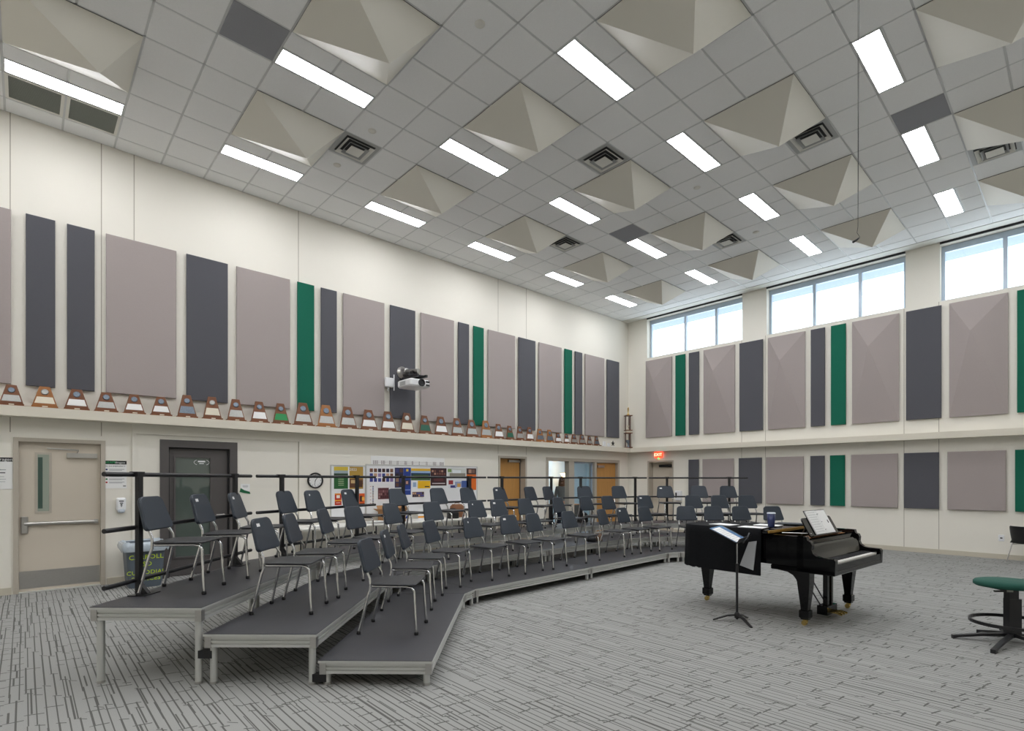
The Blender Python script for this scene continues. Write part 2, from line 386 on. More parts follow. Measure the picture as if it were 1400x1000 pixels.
for k, (x0, x1, y0, y1, dk) in enumerate(cells):
    sx, sy = x1-x0-2*G, y1-y0-2*G
    if (k < 300 and inview((x0, x1, y0, y1)) < 1e8) or dk:
        key = (round(sx, 3), round(sy, 3), dk)
        if key not in cache:
            cache[key] = MB().slab([(-sx/2, -sy/2), (sx/2, -sy/2), (sx/2, sy/2), (-sx/2, sy/2)], -.006, .014, .004).mesh('tile', M_DARKT if dk else M_TILE)
        o = bpy.data.objects.new('tile', cache[key]); COL.objects.link(o); o.parent = CE; o.location = ((x0+x1)/2, (y0+y1)/2, HC)
        if dk: o['label'] = 'charcoal ceiling tile'
    else: rest.box(x0+G, x1-G, y0+G, y1-G, HC-.006, HC+.014)
tag(rest.build('tile_field', M_TILE, CE), kind='stuff')
grid = MB()
for j in range(J0, J1+2):
    if XA < cx(j) < XR: grid.box(cx(j)-.012, cx(j)+.012, YK, YG, HC, HC+.02)
for i in range(I0, I1+2):
    if YK < cy(i) < YG: grid.box(XA, XR, cy(i)-.012, cy(i)+.012, HC, HC+.0195)
for i in LI:
    for n in LJ: grid.box(cx(n+.5)-.012, cx(n+.5)+.012, cy(i), cy(i+2), HC, HC+.019)
grid.box(XA, XA+.02, YK, YG, HC-.001, HC+.02); grid.box(XA, XR, YG-.02, YG, HC-.001, HC+.02)
grid.build('grid_bars', M_GRID, CE)
MB().box(XA, XR, YK, YG+.03, HC+.021, HC+.06).build('plenum_backing', M_VENTD, CE)

# ceiling lights
def light_proto():
    t = thing('ceiling_light', '', 'ceiling light')
    fr = MB(); a, b = TL/4, TL
    for (x0, x1, y0, y1) in ((-a+.008, -a+.022, -b+.01, b-.01), (a-.022, a-.008, -b+.01, b-.01), (-a+.022, a-.022, -b+.01, -b+.024), (-a+.022, a-.022, b-.024, b-.01)): fr.box(x0, x1, y0, y1, -.008, .016)
    fr.build('frame', M_GRID, t)
    MB().box(-a+.022, a-.022, -b+.024, b-.024, -.003, .012).build('diffuser', M_LIGHT, t)
    return t
LP = light_proto(); first = True
for a, i in enumerate(LI):
    for b, n in enumerate(LJ):
        o = LP if first else copy_tree(LP); first = False
        o.location = (cx(n+.25), cy(i+1), HC)
        tag(o, 'lit white troffer light, %s row from trophy wall, %s from window wall' % (nth(b+1), nth(len(LI)-a)), group='recessed ceiling troffers')
# pyramid diffusers
def pyr_proto():
    s = TL-.012; ax, ay, dz = (1.17-1)*TL, (1.4-1)*TL, -.335
    P = [(-s, -s), (s, -s), (s, s), (-s, s)]
    m = MB()
    m.add([(x, y, -.0065) for x, y in P]+[(x, y, -.014) for x, y in P], [(i, (i+1) % 4, 4+(i+1) % 4, 4+i) for i in range(4)]+[(0, 3, 2, 1)])
    for i in range(4):
        (x0, y0), (x1, y1) = P[i], P[(i+1) % 4]
        m.add([(x0, y0, -.014), (x1, y1, -.014), (ax, ay, dz)], [(1, 0, 2)])
    return m.build('pyramid_diffuser', M_PYR)
PP = tag(pyr_proto(), cat='ceiling diffuser', group='pyramid ceiling diffusers'); first = True
for a, i in enumerate(LI):
    for b, n in enumerate(LJ):
        o = PP if first else PP.copy()
        if not first: COL.objects.link(o)
        first = False
        o.location = (cx(n+2), cy(i+1), HC)
        tag(o, 'cream pyramid ceiling diffuser, %s row from trophy wall, %s from window wall' % (nth(b+1), nth(len(LI)-a)))
# supply vents
def vent_proto():
    t = thing('ceiling_vent', '', 'air vent', group='square ceiling vents'); s = TL/2-.012
    MB().box(-s, s, -s, s, .004, .016).build('duct_back', M_VENTD, t)
    def ring(o, i, z0, z1, name, m):
        q = MB(); P = [(-1, -1), (1, -1), (1, 1), (-1, 1)]
        for k in range(4):
            a, b = P[k], P[(k+1) % 4]
            q.add([(a[0]*o, a[1]*o, z0), (b[0]*o, b[1]*o, z0), (b[0]*i, b[1]*i, z1), (a[0]*i, a[1]*i, z1),
                   (a[0]*o, a[1]*o, z0+.004), (b[0]*o, b[1]*o, z0+.004), (b[0]*i, b[1]*i, z1+.004), (a[0]*i, a[1]*i, z1+.004)], [(0, 3, 2, 1), (4, 5, 6, 7), (0, 1, 5, 4), (2, 3, 7, 6)])
        q.build(name, m, t)
    ring(s, s*.80, -.004, -.001, 'frame', M_VENT); ring(s*.76, s*.58, -.032, .002, 'cone', M_GYP); ring(s*.54, s*.42, -.045, -.008, 'cone', M_VENT)
    MB().box(-s*.36, s*.36, -s*.36, s*.36, -.05, -.044).build('center_plate', M_GYP, t)
    return t
VP_ = vent_proto()
VL = {(-2, -5): 'square ceiling air vent nearest the trophy wall and exit door', (6, -5): 'square ceiling air vent above the ledge between wooden door and projector', (3, -1): 'square ceiling air vent over the middle risers',
      (10, -1): 'square ceiling air vent nearest the first clerestory window', (6, 3): 'square ceiling air vent tucked behind pyramid above the piano', (10, 6): 'square ceiling air vent nearest the third clerestory window'}
for k, (i, j) in enumerate(VENTS):
    o = VP_ if k == 0 else copy_tree(VP_); o.location = (cx(j+.5), cy(i+.5), HC); tag(o, VL[(i, j)])
for k, (i, j) in enumerate(GRILL):
    t = thing('return_grille', ['grey return air grille beside the ceiling edge, further from the window wall', 'grey return air grille beside the ceiling edge, nearer the window wall'][k], 'air vent', (cx(j+.5), cy(i+.5), HC), group='return air grilles')
    s = TL/2-.012; q = MB()
    for (x0, x1, y0, y1) in ((-s, s, -s, -s+.035), (-s, s, s-.035, s), (-s, -s+.035, -s+.035, s-.035), (s-.035, s, -s+.035, s-.035)): q.box(x0, x1, y0, y1, -.008, .012)
    q.build('frame', M_GYP, t); q = MB()
    for n in range(24):
        x = -s+.04+n*(2*s-.08)/23; q.box(x-.004, x+.004, -s+.035, s-.035, -.004, .008)
    tag(q.build('louvre', M_GRILLE, t), kind='stuff'); MB().box(-s+.03, s-.03, -s+.03, s-.03, .009, .014).build('backing', M_GRILLE, t)
# sprinkler caps
for k, (i, j, lb) in enumerate([(-1.51, .52, 'round sprinkler cap in tile over the front riser end'), (-1.52, -3.56, 'sprinkler cap beside the vent nearest the exit door'), (-1.54, -5.45, 'sprinkler cap between ledge ceiling edge and nearest vent'), (6.54, .5, 'sprinkler cap in tile over the piano tail'), (10.56, .49, 'sprinkler cap near the first clerestory window')]):
    o = MB().lathe([(.06, -.008), (.055, -.016), (.02, -.018)], n=16).build('sprinkler_cap', M_GYP); o.location = (cx(j), cy(i), HC); tag(o, lb, 'sprinkler', 'ceiling sprinkler caps')

# ------------------------------------------------------------------ acoustic panels
def panel(x0, x1, y0, y1, z0, z1, m, label, group, normal, apex=False):
    w_ = (y1-y0) if normal == 'x' else (x1-x0); h_ = z1-z0; th = .04
    q = MB()
    P = [(-w_/2, 0), (w_/2, 0), (w_/2, h_), (-w_/2, h_)]
    M = Matrix(((0, 0, 1, 0), (1, 0, 0, 0), (0, 1, 0, 0), (0, 0, 0, 1))) if normal == 'x' else Matrix(((1, 0, 0, 0), (0, 0, -1, 0), (0, 1, 0, 0), (0, 0, 0, 1)))
    if not apex: q.slab(P, 0, th, .008, M=M)
    else:
        q.add([(x, y, 0) for x, y in P]+[(x, y, .03) for x, y in P], [(3, 2, 1, 0)]+[(i, (i+1) % 4, 4+(i+1) % 4, 4+i) for i in range(4)], M=M)
        a = (-w_/2+.39*w_, h_*.72, .19)
        for i in range(4): q.add([P[i]+(.03,), P[(i+1) % 4]+(.03,), a], [(0, 1, 2)], M=M)
    o = q.build('acoustic_panel', m); o.location = (XA+.021, (y0+y1)/2, z0) if normal == 'x' else ((x0+x1)/2, YB-.021, z0)
    return tag(o, label, 'acoustic panel', group)
KIND = {'t': (M_TAUPE, 'taupe'), 'd': (M_CHAR, 'charcoal'), 'g': (M_GREEN, 'green')}
LPAN = [('t', -1.06, -.13), ('d', .02, .335), ('d', .465, .785), ('t', .92, 1.84), ('d', 1.985, 2.61), ('t', 2.75, 3.67), ('g', 3.81, 4.13), ('d', 4.265, 4.585), ('t', 4.72, 5.64), ('d', 5.78, 6.405), ('t', 6.55, 7.47),
        ('d', 7.60, 7.92), ('g', 8.06, 8.38), ('t', 8.52, 9.44), ('d', 9.57, 10.195), ('t', 10.33, 11.25), ('g', 11.385, 11.705), ('d', 11.84, 12.16), ('t', 12.30, 13.22), ('d', 13.36, 13.985)]
for k, (c, y0, y1) in enumerate(LPAN):
    wd = 'wide' if y1-y0 > .8 else ('medium' if y1-y0 > .5 else 'narrow')
    panel(0, 0, y0, y1, 2.935, 5.36, KIND[c][0], 'tall %s %s fabric panel above trophies, %s from the window corner' % (wd, KIND[c][1], nth(len(LPAN)-k)), 'acoustic panels above the trophies', 'x')
FPAN = [('t', -9.48, -8.57), ('g', -8.44, -8.12), ('d', -8.00, -7.68), ('t', -7.54, -6.62), ('d', -6.49, -5.86), ('t', -5.73, -4.82), ('d', -4.69, -4.37), ('g', -4.24, -3.92), ('t', -3.79, -2.87), ('d', -2.74, -2.12), ('t', -1.99, -1.07), ('g', -.94, -.62)]
for k, (c, x0, x1) in enumerate(FPAN):
    wd = 'faceted' if c == 't' else ('wide' if x1-x0 > .5 else 'narrow')
    panel(x0, x1, 0, 0, 2.935, 5.36, KIND[c][0], '%s %s fabric panel above window-wall ledge, %s from the corner' % (wd, KIND[c][1], nth(k+1)), 'acoustic panels under the clerestory', 'y', apex=(c == 't'))
GPAN = [('d', -8.01, -7.69), ('t', -7.57, -6.65), ('d', -6.51, -5.89), ('t', -5.78, -4.86), ('d', -4.70, -4.38), ('g', -4.26, -3.94), ('t', -3.81, -2.89), ('d', -2.78, -2.16), ('t', -2.02, -1.10), ('g', -.97, -.65)]
for k, (c, x0, x1) in enumerate(GPAN):
    wd = 'square' if c == 't' else ('wide' if x1-x0 > .5 else 'narrow')
    panel(x0, x1, 0, 0, .97, 2.2, KIND[c][0], '%s %s fabric panel below window-wall ledge, %s from the corner door' % (wd, KIND[c][1], nth(k+1)), 'acoustic panels below the ledge', 'y')

# ------------------------------------------------------------------ doors on the trophy wall
def jambs(mb, y0, y1, z1, w_, o0, o1):
    Lbox(mb, y0, y0+w_, 0, z1, o0, o1); Lbox(mb, y1-w_, y1, 0, z1, o0, o1); Lbox(mb, y0+w_, y1-w_, z1-w_, z1, o0, o1)
D = structe('door_1', (XA, (D1[0]+D1[1])/2, 0))
q = MB(); jambs(q, D1[0], D1[1], D1[3], .055, -.22, .02); q.build('door_frame', M_DFRAME, D, True)
y0, y1, zt = D1[0]+.056, D1[1]-.056, D1[3]-.056
q = MB(); Lbox(q, y0, y1, .012, zt, -.11, -.065); leaf = q.build('door_leaf', M_DOOR, D, True)
ly0, lz1 = on_left(46, 622, -.06); ly1, lz0 = on_left(72, 704, -.06)
ly0, ly1, lz0, lz1 = .115, .30, 1.12, 2.0
q = MB(); Lbox(q, ly0, ly1, lz0, lz1, -.066, -.058); q.build('lite_frame', M_DFRAME, leaf, True)
q = MB(); Lbox(q, ly0+.03, ly1-.03, lz0+.03, lz1-.03, -.06, -.055); q.build('pane', M_LITE, leaf, True)
q = MB(); Lbox(q, ly0+.035, ly0+.085, lz0+.07, lz1-.07, -.056, -.0535); q.build('pane_reveal', M_LITED, leaf, True)
q = MB(); q.rbox(XA-.066, XA-.02, y0+.02, y0+.10, .84, 1.08, .02, .006); q.cyl((XA-.035, y0+.06, .975), (XA-.035, y1-.04, .975), .027, n=12)
Lbox(q, y1-.08, y1-.03, .945, 1.005, -.066, -.01); q.build('panic_bar', M_STEEL, leaf, True)
q = MB(); Lbox(q, y0+.52, y1-.04, 1.93, 2.0, -.066, -.01); q.build('door_closer', M_STEEL, leaf, True)
q = MB(); q.tube([(XA-.03, y0+.64, 2.0), (XA-.03, y0+.66, 2.045), (XA-.03, y0+.30, 2.06)], .009, 6); q.build('closer_arm', M_STEEL, leaf, True)
q = MB(); Lbox(q, y0+.005, y1-.005, .05, .30, -.066, -.062); q.build('kick_plate', M_STEEL, leaf, True)
q = MB(); Lbox(q, y0, y1, 0, .012, -.12, .02); q.build('threshold', M_ALU, D, True)

D = structe('door_2', (XA, (D2[0]+D2[1])/2, 0))
q = MB(); jambs(q, D2[0], D2[1], D2[3], .12, -.22, .03); q.build('door_frame', M_DARKFR, D, True)
q = MB(); jambs(q, D2[0]+.10, D2[1]-.10, D2[3]-.10, .04, -.16, -.03); q.build('door_stop', M_BLKP, D, True)
y0, y1, zt = D2[0]+.14, D2[1]-.14, D2[3]-.14
q = MB(); g0, g1, gz0, gz1 = y0+.09, y0+.60, .32, 1.98
wall_cells(q, y0, y1, .012, zt, [(g0, g1, gz0, gz1)], lambda m, a, b, c, d: Lbox(m, a, b, c, d, -.11, -.065)); leaf = q.build('door_leaf', M_DARKFR, D, True)
q = MB()
for (a, b, c, d) in ((g0-.03, g1+.03, gz1, gz1+.03), (g0-.03, g1+.03, gz0-.03, gz0), (g0-.03, g0, gz0, gz1), (g1, g1+.03, gz0, gz1)): Lbox(q, a, b, c, d, -.07, -.05)
q.build('lite_frame', M_DARKFR, leaf, True)
q = MB(); Lbox(q, g0, g1, gz0, gz1, -.09, -.08); q.build('pane', M_LITVIEW, leaf, True)
q = MB(); q.cyl((XA-.065, y1-.06, 1.0), (XA-.01, y1-.06, 1.0), .012); q.cyl((XA-.015, y1-.06, 1.0), (XA-.015, y1-.18, 1.0), .010); q.build('door_handle', M_STEEL, leaf, True)
py, pz = (g0+g1)/2+.13, 1.90
q = MB(); q.tube([(XA-.078, py+math.cos(a)*.115, pz+math.sin(a)*.052) for a in [PI*.72+k*PI*.56/8 for k in range(9)]], .004, 5); q.tube([(XA-.078, py+math.cos(a)*.115, pz+math.sin(a)*.052) for a in [-PI*.28+k*PI*.56/8 for k in range(9)]], .004, 5); q.build('decal_bracket', M_WPL, leaf, True)
q = MB(); Lbox(q, py-.055, py+.055, pz+.005, pz+.028, -.08, -.0785); Lbox(q, py-.035, py+.035, pz-.025, pz-.012, -.08, -.0785); q.build('decal_lines', M_WPL, leaf, True)

D = structe('door_3', (XA, (D3[0]+D3[1])/2, 0))
q = MB(); jambs(q, D3[0], D3[1], D3[3], .055, -.25, .02); q.build('door_frame', M_DFRAME, D, True)
q = MB(); Lbox(q, D3[0]+.06, D3[1]-.06, .012, D3[3]-.06, -.24, -.195); leaf = q.build('door_leaf', M_WOODDR, D, True)
q = MB(); Lbox(q, D3[0]+.5, D3[1]-.1, 2.07, 2.13, -.195, -.14); q.build('door_closer', M_STEEL, leaf, True)
q = MB(); Lbox(q, D3[1]-.075, D3[1]-.057, 0, D3[3]-.06, -.2, -.17); q.build('door_edge', M_DARKFR, leaf, True)
q = MB(); q.cyl((XA-.195, D3[0]+.13, 1.0), (XA-.14, D3[0]+.13, 1.0), .012); q.cyl((XA-.145, D3[0]+.13, 1.0), (XA-.145, D3[0]+.24, 1.0), .010); q.build('door_handle', M_STEEL, leaf, True)

D = structe('door_4', (XA, 13.4, 0))
q = MB(); y0, y1, zt = D4[0], D4[1], D4[3]
jambs(q, y0, y1, zt, .09, -.22, .02); Lbox(q, 11.62, 11.86, 0, zt-.09, -.16, .0); Lbox(q, 12.8, 12.9, 0, zt-.09, -.2, .01); q.build('door_frame', M_DFRAME, D, True)
q = MB(); Lbox(q, 12.91, y1-.10, .012, zt-.10, -.12, -.075); leaf = q.build('door_leaf', M_WOODDR, D, True)
q = MB(); Lbox(q, 13.0, 13.32, 1.98, 2.05, -.075, -.02); q.build('door_closer', M_STEEL, leaf, True)
q = MB(); q.cyl((XA-.075, 13.0, 1.0), (XA-.02, 13.0, 1.0), .012); q.cyl((XA-.025, 13.0, 1.0), (XA-.025, 13.12, 1.0), .010); q.build('door_handle', M_STEEL, leaf, True)
Wn = structe('window_5', (XA, 12.33, .1))
q = MB(); jambs(q, 11.87, 12.79, zt-.10, .04, -.13, -.07); Lbox(q, 11.91, 12.75, 0, .2, -.13, -.07); q.build('window_frame', M_ALUFR, Wn, True)
q = MB(); Lbox(q, 11.91, 12.75, .2, zt-.14, -.103, -.097); q.build('pane', M_GLASS, Wn, True)

# far corner door and exit sign
D = structe('door_5', ((D5[0]+D5[1])/2, YB, 0))
q = MB(); x0, x1, zt = D5[0], D5[1], D5[3]
Fbox(q, x0, x0+.05, 0, zt-.05, -.3, .0); Fbox(q, x1-.05, x1, 0, zt-.05, -.3, .0); Fbox(q, x0, x1, zt-.05, zt, -.3, .0); q.build('door_frame', M_DFRAME, D, True)
q = MB(); Fbox(q, x0+.05, x1-.05, .012, zt-.05, -.3, -.24); leaf = q.build('door_leaf', M_DOOR, D, True)
q = MB(); Fbox(q, x0+.30, x1-.16, 2.0, 2.08, -.24, -.18); q.build('door_closer', M_BLKM, leaf, True)
q = MB(); q.cyl((x0+.12, YB+.24, 1.0), (x0+.12, YB+.18, 1.0), .012); q.cyl((x0+.12, YB+.19, 1.0), (x0+.24, YB+.19, 1.0), .01); q.build('door_handle', M_STEEL, leaf, True)
X = thing('exit_sign', 'red lit exit sign above the corner door', 'exit sign', (-9.03, YB, 2.29))
q = MB(); Fbox(q, -9.16, -8.90, 2.295, 2.47, 0, .06); q.build('sign_box', M_RED, X, True)
text('lettering', 'EXIT', .13, M_LETW, X, FM(0, -.0615, .09))
q = MB(); q.ball((-9.03, YB-.04, 2.27), .022); q.build('indicator_light', M_LED, X, True)

# ------------------------------------------------------------------ office behind the glazed front
OX0, OX1, OY0, OY1 = XA-3.4, XA-.25, 10.4, 16.6
struct('floor_office', MB().box(OX0, OX1, OY0, OY1, -.12, 0), M_CARPET)
struct('ceiling_office', MB().box(OX0-.1, OX1, OY0-.1, OY1+.1, 2.75, 2.85), M_OFFC)
struct('wall_office_back', MB().box(OX0-.1, OX0, OY0-.1, OY1+.1, 0, 2.75), M_OFF)
q = MB(); q.box(OX0, OX1, OY0-.1, OY0, 0, 2.75); q.box(OX0, OX1, OY1, OY1+.1, 0, 2.75); q.box(OX1, OX1+.25, YB+.3, OY1+.1, 0, 2.75); struct('wall_office_side', q, M_OFF)
L_ = thing('office_fill_light', 'unseen ceiling panel added to brighten the glazed office', 'ceiling light', (-12.3, 14.2, 2.75))  # fill light added to brighten the office, no fixture visible there
q = MB(); q.box(-.62, .62, -.17, .17, -.02, 0); q.build('frame', M_GRID, L_)
q = MB(); q.box(-.6, .6, -.15, .15, -.026, -.021); q.build('diffuser', mat('office_fill_glow', (255, 255, 255), .5, emit=((215, 236, 255), 26)), L_)
lx, ly = rd(.0994*19.6, 19.6)
t = thing('floor_lamp', 'lit floor lamp with warm shade in the office', 'lamp', (lx, ly, 0))
MB().lathe([(.14, 0), (.14, .015), (.03, .03), (.012, .05)], n=20).build('base', M_BLKM, t)
MB().cyl((0, 0, .04), (0, 0, 1.75), .011, n=10).build('pole', M_BRASS, t)
MB().lathe([(.05, 1.66), (.16, 1.84), (.155, 1.84), (.045, 1.66)], n=24).build('lamp_shade', M_LAMPSH, t)
t = thing('office_desk', 'wooden desk with black side panels inside the glazed office', 'desk', (-12.6, 13.9, 0))
MB().box(-.4, .4, -.8, .8, .71, .74).build('desktop', M_WOODL, t)
for a in (-.78, .76): MB().box(-.38, .38, a, a+.02, 0, .71).build('side_panel', M_BLKP, t)

# person standing with her back to the room
def skin(name, pts, edges, m, parent, sub=2):
    me = bpy.data.meshes.new(name); me.from_pydata([p[:3] for p in pts], edges, []); me.update()
    o = bpy.data.objects.new(name, me); COL.objects.link(o)
    md = o.modifiers.new('skin', 'SKIN'); sk = me.skin_vertices[0].data
    for i, p in enumerate(pts):
        sk[i].radius = (p[3], p[4] if len(p) > 4 else p[3]); sk[i].use_root = (i == 0)
    md.use_smooth_shade = True
    s = o.modifiers.new('sub', 'SUBSURF'); s.levels = sub; s.render_levels = sub
    me2 = bpy.data.meshes.new_from_object(o.evaluated_get(bpy.context.evaluated_depsgraph_get())); bpy.data.objects.remove(o); bpy.data.meshes.remove(me)
    me2.materials.clear(); me2.materials.append(m); me2.name = name
    r = bpy.data.objects.new(name, me2); COL.objects.link(r); r.parent = parent; return r
px, py = rd(.0945*16.3, 16.3)
P = thing('person', 'person with long brown hair in grey top, back turned, inside glazed office', 'person', (px, py, 0), .75)
pts = [(0, 0, .92, .13, .10), (0, 0, 1.08, .115, .085), (0, .01, 1.25, .135, .09), (0, .02, 1.37, .12, .08), (0, .01, 1.43, .05), (0, .0, 1.49, .045), (0, -.015, 1.55, .068, .075), (0, -.02, 1.63, .062, .07)]
ed = [(i, i+1) for i in range(7)]
for s in (-1, 1):
    k = len(pts); pts += [(s*.15, .02, 1.36, .05), (s*.20, .03, 1.10, .038), (s*.20, -.12, .92, .028), (s*.20, -.20, .88, .03, .02)]; ed += [(3, k), (k, k+1), (k+1, k+2), (k+2, k+3)]
    for f_, dx in enumerate((-.03, -.01, .01, .03)):
        a = len(pts); pts += [(s*.20+dx, -.235, .865, .009), (s*.20+dx, -.265-.004*f_, .845, .008)]; ed += [(k+3, a), (a, a+1)]
    a = len(pts); pts += [(s*.20-s*.035, -.20, .87, .010), (s*.20-s*.05, -.225, .85, .009)]; ed += [(k+3, a), (a, a+1)]
    k = len(pts); pts += [(s*.09, 0, .86, .085), (s*.095, .0, .48, .055), (s*.10, .02, .10, .037), (s*.105, -.06, .035, .035, .03), (s*.11, -.15, .03, .03, .022)]; ed += [(0, k), (k, k+1), (k+1, k+2), (k+2, k+3), (k+3, k+4)]
skin('body', pts, ed, M_SKIN, P)
skin('blouse', [(0, 0, .90, .15, .12), (0, 0, 1.08, .135, .105), (0, .01, 1.25, .152, .108), (0, .02, 1.36, .14, .098), (0, .01, 1.415, .07)]+[z for s in (-1, 1) for z in ((s*.15, .02, 1.36, .062), (s*.20, .03, 1.10, .052), (s*.20, -.09, .955, .042))],
     [(0, 1), (1, 2), (2, 3), (3, 4), (3, 5), (5, 6), (6, 7), (3, 8), (8, 9), (9, 10)], M_TOP, P)
skin('trousers', [(0, 0, .93, .14, .115)]+[z for s in (-1, 1) for z in ((s*.09, 0, .84, .098), (s*.095, 0, .48, .075), (s*.10, .02, .07, .062))], [(0, 1), (1, 2), (2, 3), (0, 4), (4, 5), (5, 6)], M_TROUS, P)
q = MB(); q.ball((0, .005, 1.60), .105, 16, (.9, 1, 1.05))
q.lathe([(.085, -.36), (.105, -.30), (.11, -.15), (.10, 0)], (0, .055, 1.60), 16); q.build('hair', M_HAIR, P)
q = MB()
for s in (-1, 1): q.ball((s*.028, -.092, 1.605), .011)
q.build('eyes', M_WHITE, P)
q = MB(); q.add([(0, -.092, 1.60), (-.013, -.094, 1.565), (.013, -.094, 1.565), (0, -.118, 1.57)], [(0, 1, 3), (0, 3, 2), (1, 2, 3)]); q.box(-.02, .02, -.098, -.09, 1.535, 1.542); q.build('nose_and_mouth', M_SKIN, P)

# ------------------------------------------------------------------ wall fittings on the trophy wall
def sheet(name, label, cat, y0, y1, z0, z1, base, prints, group=None, off=.002, th=.004, parent=None):
    """flat sheet on the trophy wall; prints: (fy0, fy1, fz0, fz1, colour) in fractions, z from the top"""
    t = thing(name, label, cat, (XA, (y0+y1)/2, z0), group=group)
    q = MB(); Lbox(q, y0, y1, z0, z1, off, off+th); q.build('sheet', base, t, True)
    by = {}
    for (a, b, c, d, col) in prints: by.setdefault(col, []).append((a, b, c, d))
    for n, (col, rs) in enumerate(by.items()):
        q = MB()
        for (a, b, c, d) in rs: Lbox(q, y0+(y1-y0)*a, y0+(y1-y0)*b, z1-(z1-z0)*d, z1-(z1-z0)*c, off+th, off+th+.0012+.0003*n)
        o = q.build('printed_area', cm(col), t, True)
        if len(rs) > 1: o['kind'] = 'stuff'
    return t
GREYL = (150, 152, 156)
ya, za = on_left(-14, 626); yb, zb = on_left(17.3, 668)
z1 = on_left(17, 626)[1]; z0 = on_left(17, 669)[1]
t = sheet('safety_notice', 'white notice with black header beside the taupe exit door', 'notice', yb-.34, yb, z0, z1, M_WHITE,
          [(0, 1, 0, .13, (26, 28, 28)), (.42, .78, .47, .50, (60, 60, 62)), (.4, .8, .38, .4, GREYL), (.45, .75, .60, .612, GREYL), (.4, .8, .68, .692, GREYL), (.42, .78, .76, .772, GREYL)])
text('lettering', 'dragon', .055, M_WHITE, t, LM(.0085, .09, (z1-z0)*.935))
y0, z1 = on_left(142.3, 630); y1, z0 = on_left(173, 668)
t = sheet('emergency_poster', 'white emergency poster with green and white heading beside sanitiser dispenser', 'poster', y0, y1, z0, z1, M_WHITE,
          [(0, 1, 0, .13, (26, 28, 28))]+[(.22, .9, .30+k*.115, .318+k*.115, GREYL) for k in range(5)]+[(.22, .8, .34+k*.115, .355+k*.115, GREYL) for k in range(5)]+[(.84, .97, .90, .93, (70, 70, 72))])
text('lettering', '#SAFE', .047, cm((40, 170, 100)), t, LM(.0085, -.06, (z1-z0)*.935))
text('lettering', 'dragon', .043, M_WHITE, t, LM(.0085, .058, (z1-z0)*.932))
text('lettering', 'IN AN EMERGENCY', .027, M_BLACKPR, t, LM(.0072, 0, (z1-z0)*.80))
for k, c in enumerate(((40, 50, 110), (150, 80, 40), (160, 60, 60), (30, 120, 70), (180, 40, 40))):
    q = MB(); q.cyl((XA+.006, y0+.03, z1-(z1-z0)*(.32+.115*k)), (XA+.0085, y0+.03, z1-(z1-z0)*(.32+.115*k)), .013, n=14); q.build('symbol', cm(c), t, True)
yc, zc = on_left(165.5, 690.5, .05)
t = thing('sanitiser_dispenser', 'white wall-mounted sanitiser dispenser with black print', 'dispenser', (XA, yc, zc-.13))
M = LM(XA, yc, zc)
q = MB(); q.slab(rrect(-.06, .06, -.09, .11, .025), 0, .10, .02, M=M); q.build('housing', M_WPL, t, True)
q = MB(); q.slab(rrect(-.045, .045, -.125, -.06, .03), .01, .115, .02, M=M); q.build('push_bar', cm((190, 198, 208), .4), t, True)
q = MB()
for a, b, c, d in ((-.03, .03, .05, .065), (-.02, .02, .02, .035), (-.012, .012, -.01, .01), (-.008, .008, -.03, -.018)): q.box(a, b, c, d, .1, .1012, M=M)
q.build('printed_area', M_BLACKPR, t, True)
y0, z1 = on_left(329, 662); y1, z0 = on_left(341.5, 672)
t = sheet('door_card', 'small white card with green edge beside the dark glazed door', 'notice', y0, y1, z0, z1, M_WHITE, [(.2, .8, .2, .24, GREYL), (.2, .8, .32, .36, GREYL), (.25, .75, .44, .47, GREYL)])
q = MB(); q.prism([(-.02, -.03), (.05, -.05), (.16, -.07), (.15, -.03), (.06, .0), (.0, .04)], .0045, .0065, M=LM(XA, y0, z0+.02)); q.build('green_motif', cm((20, 100, 60)), t, True)
# clock
t = thing('wall_clock', 'round black-rimmed wall clock beside the poster board', 'clock', (XA, 4.165, 1.45))
M = LM(XA, 4.165, 1.59)
q = MB(); q.lathe([(.152, .002), (.155, .03), (.145, .045), (.128, .04), (.126, .012)], n=36, M=M); q.build('rim', M_BLKP, t, True)
q = MB(); q.lathe([(.128, .012), (.127, .018)], n=36, M=M); q.build('face', M_WHITE, t, True)
q = MB()
for k in range(12):
    a = k*PI/6; q.box(-.004, .004, .098, .115, .0185, .0195, M=M @ Matrix.Rotation(a, 4, 'Z'))
q.build('hour_marks', M_BLACKPR, t, True)
MB().box(-.005, .005, -.02, .062, .02, .022, M=M @ Matrix.Rotation(-.62, 4, 'Z')).build('hour_hand', M_BLACKPR, t, True)
MB().box(-.0035, .0035, -.025, .098, .023, .025, M=M @ Matrix.Rotation(2.95, 4, 'Z')).build('minute_hand', M_BLACKPR, t, True)

# poster boards and posters
def pr(x0, x1, y0, y1):   # rectangle in the poster crop -> Y and z ranges
    u0, u1, v0, v1 = 440+x0/6.364, 440+x1/6.364, 620+y0/6.364, 620+y1/6.364
    a, zt_ = on_left((u0+u1)/2, v0); _, zb_ = on_left((u0+u1)/2, v1)
    return on_left(u0, v0)[0], on_left(u1, v0)[0], zb_, zt_
def board(label, r, loc_low):
    y0, y1, z0, z1 = r; z0 = loc_low
    t = thing('notice_board', label, 'notice board', (XA, (y0+y1)/2, z0), group='poster boards')
    q = MB(); Lbox(q, y0, y1, z0, z1, .001, .012); q.build('surface', M_WPL, t, True)
    q = MB()
    for (a, b, c, d) in ((y0-.015, y1+.015, z1, z1+.02), (y0-.015, y1+.015, z0-.02, z0), (y0-.015, y0, z0, z1), (y1, y1+.015, z0, z1)): Lbox(q, a, b, c, d, .001, .022)
    q.build('frame', M_ALU, t, True)
board('white notice board nearest the clock', pr(80, 372, 112, 460), .86)
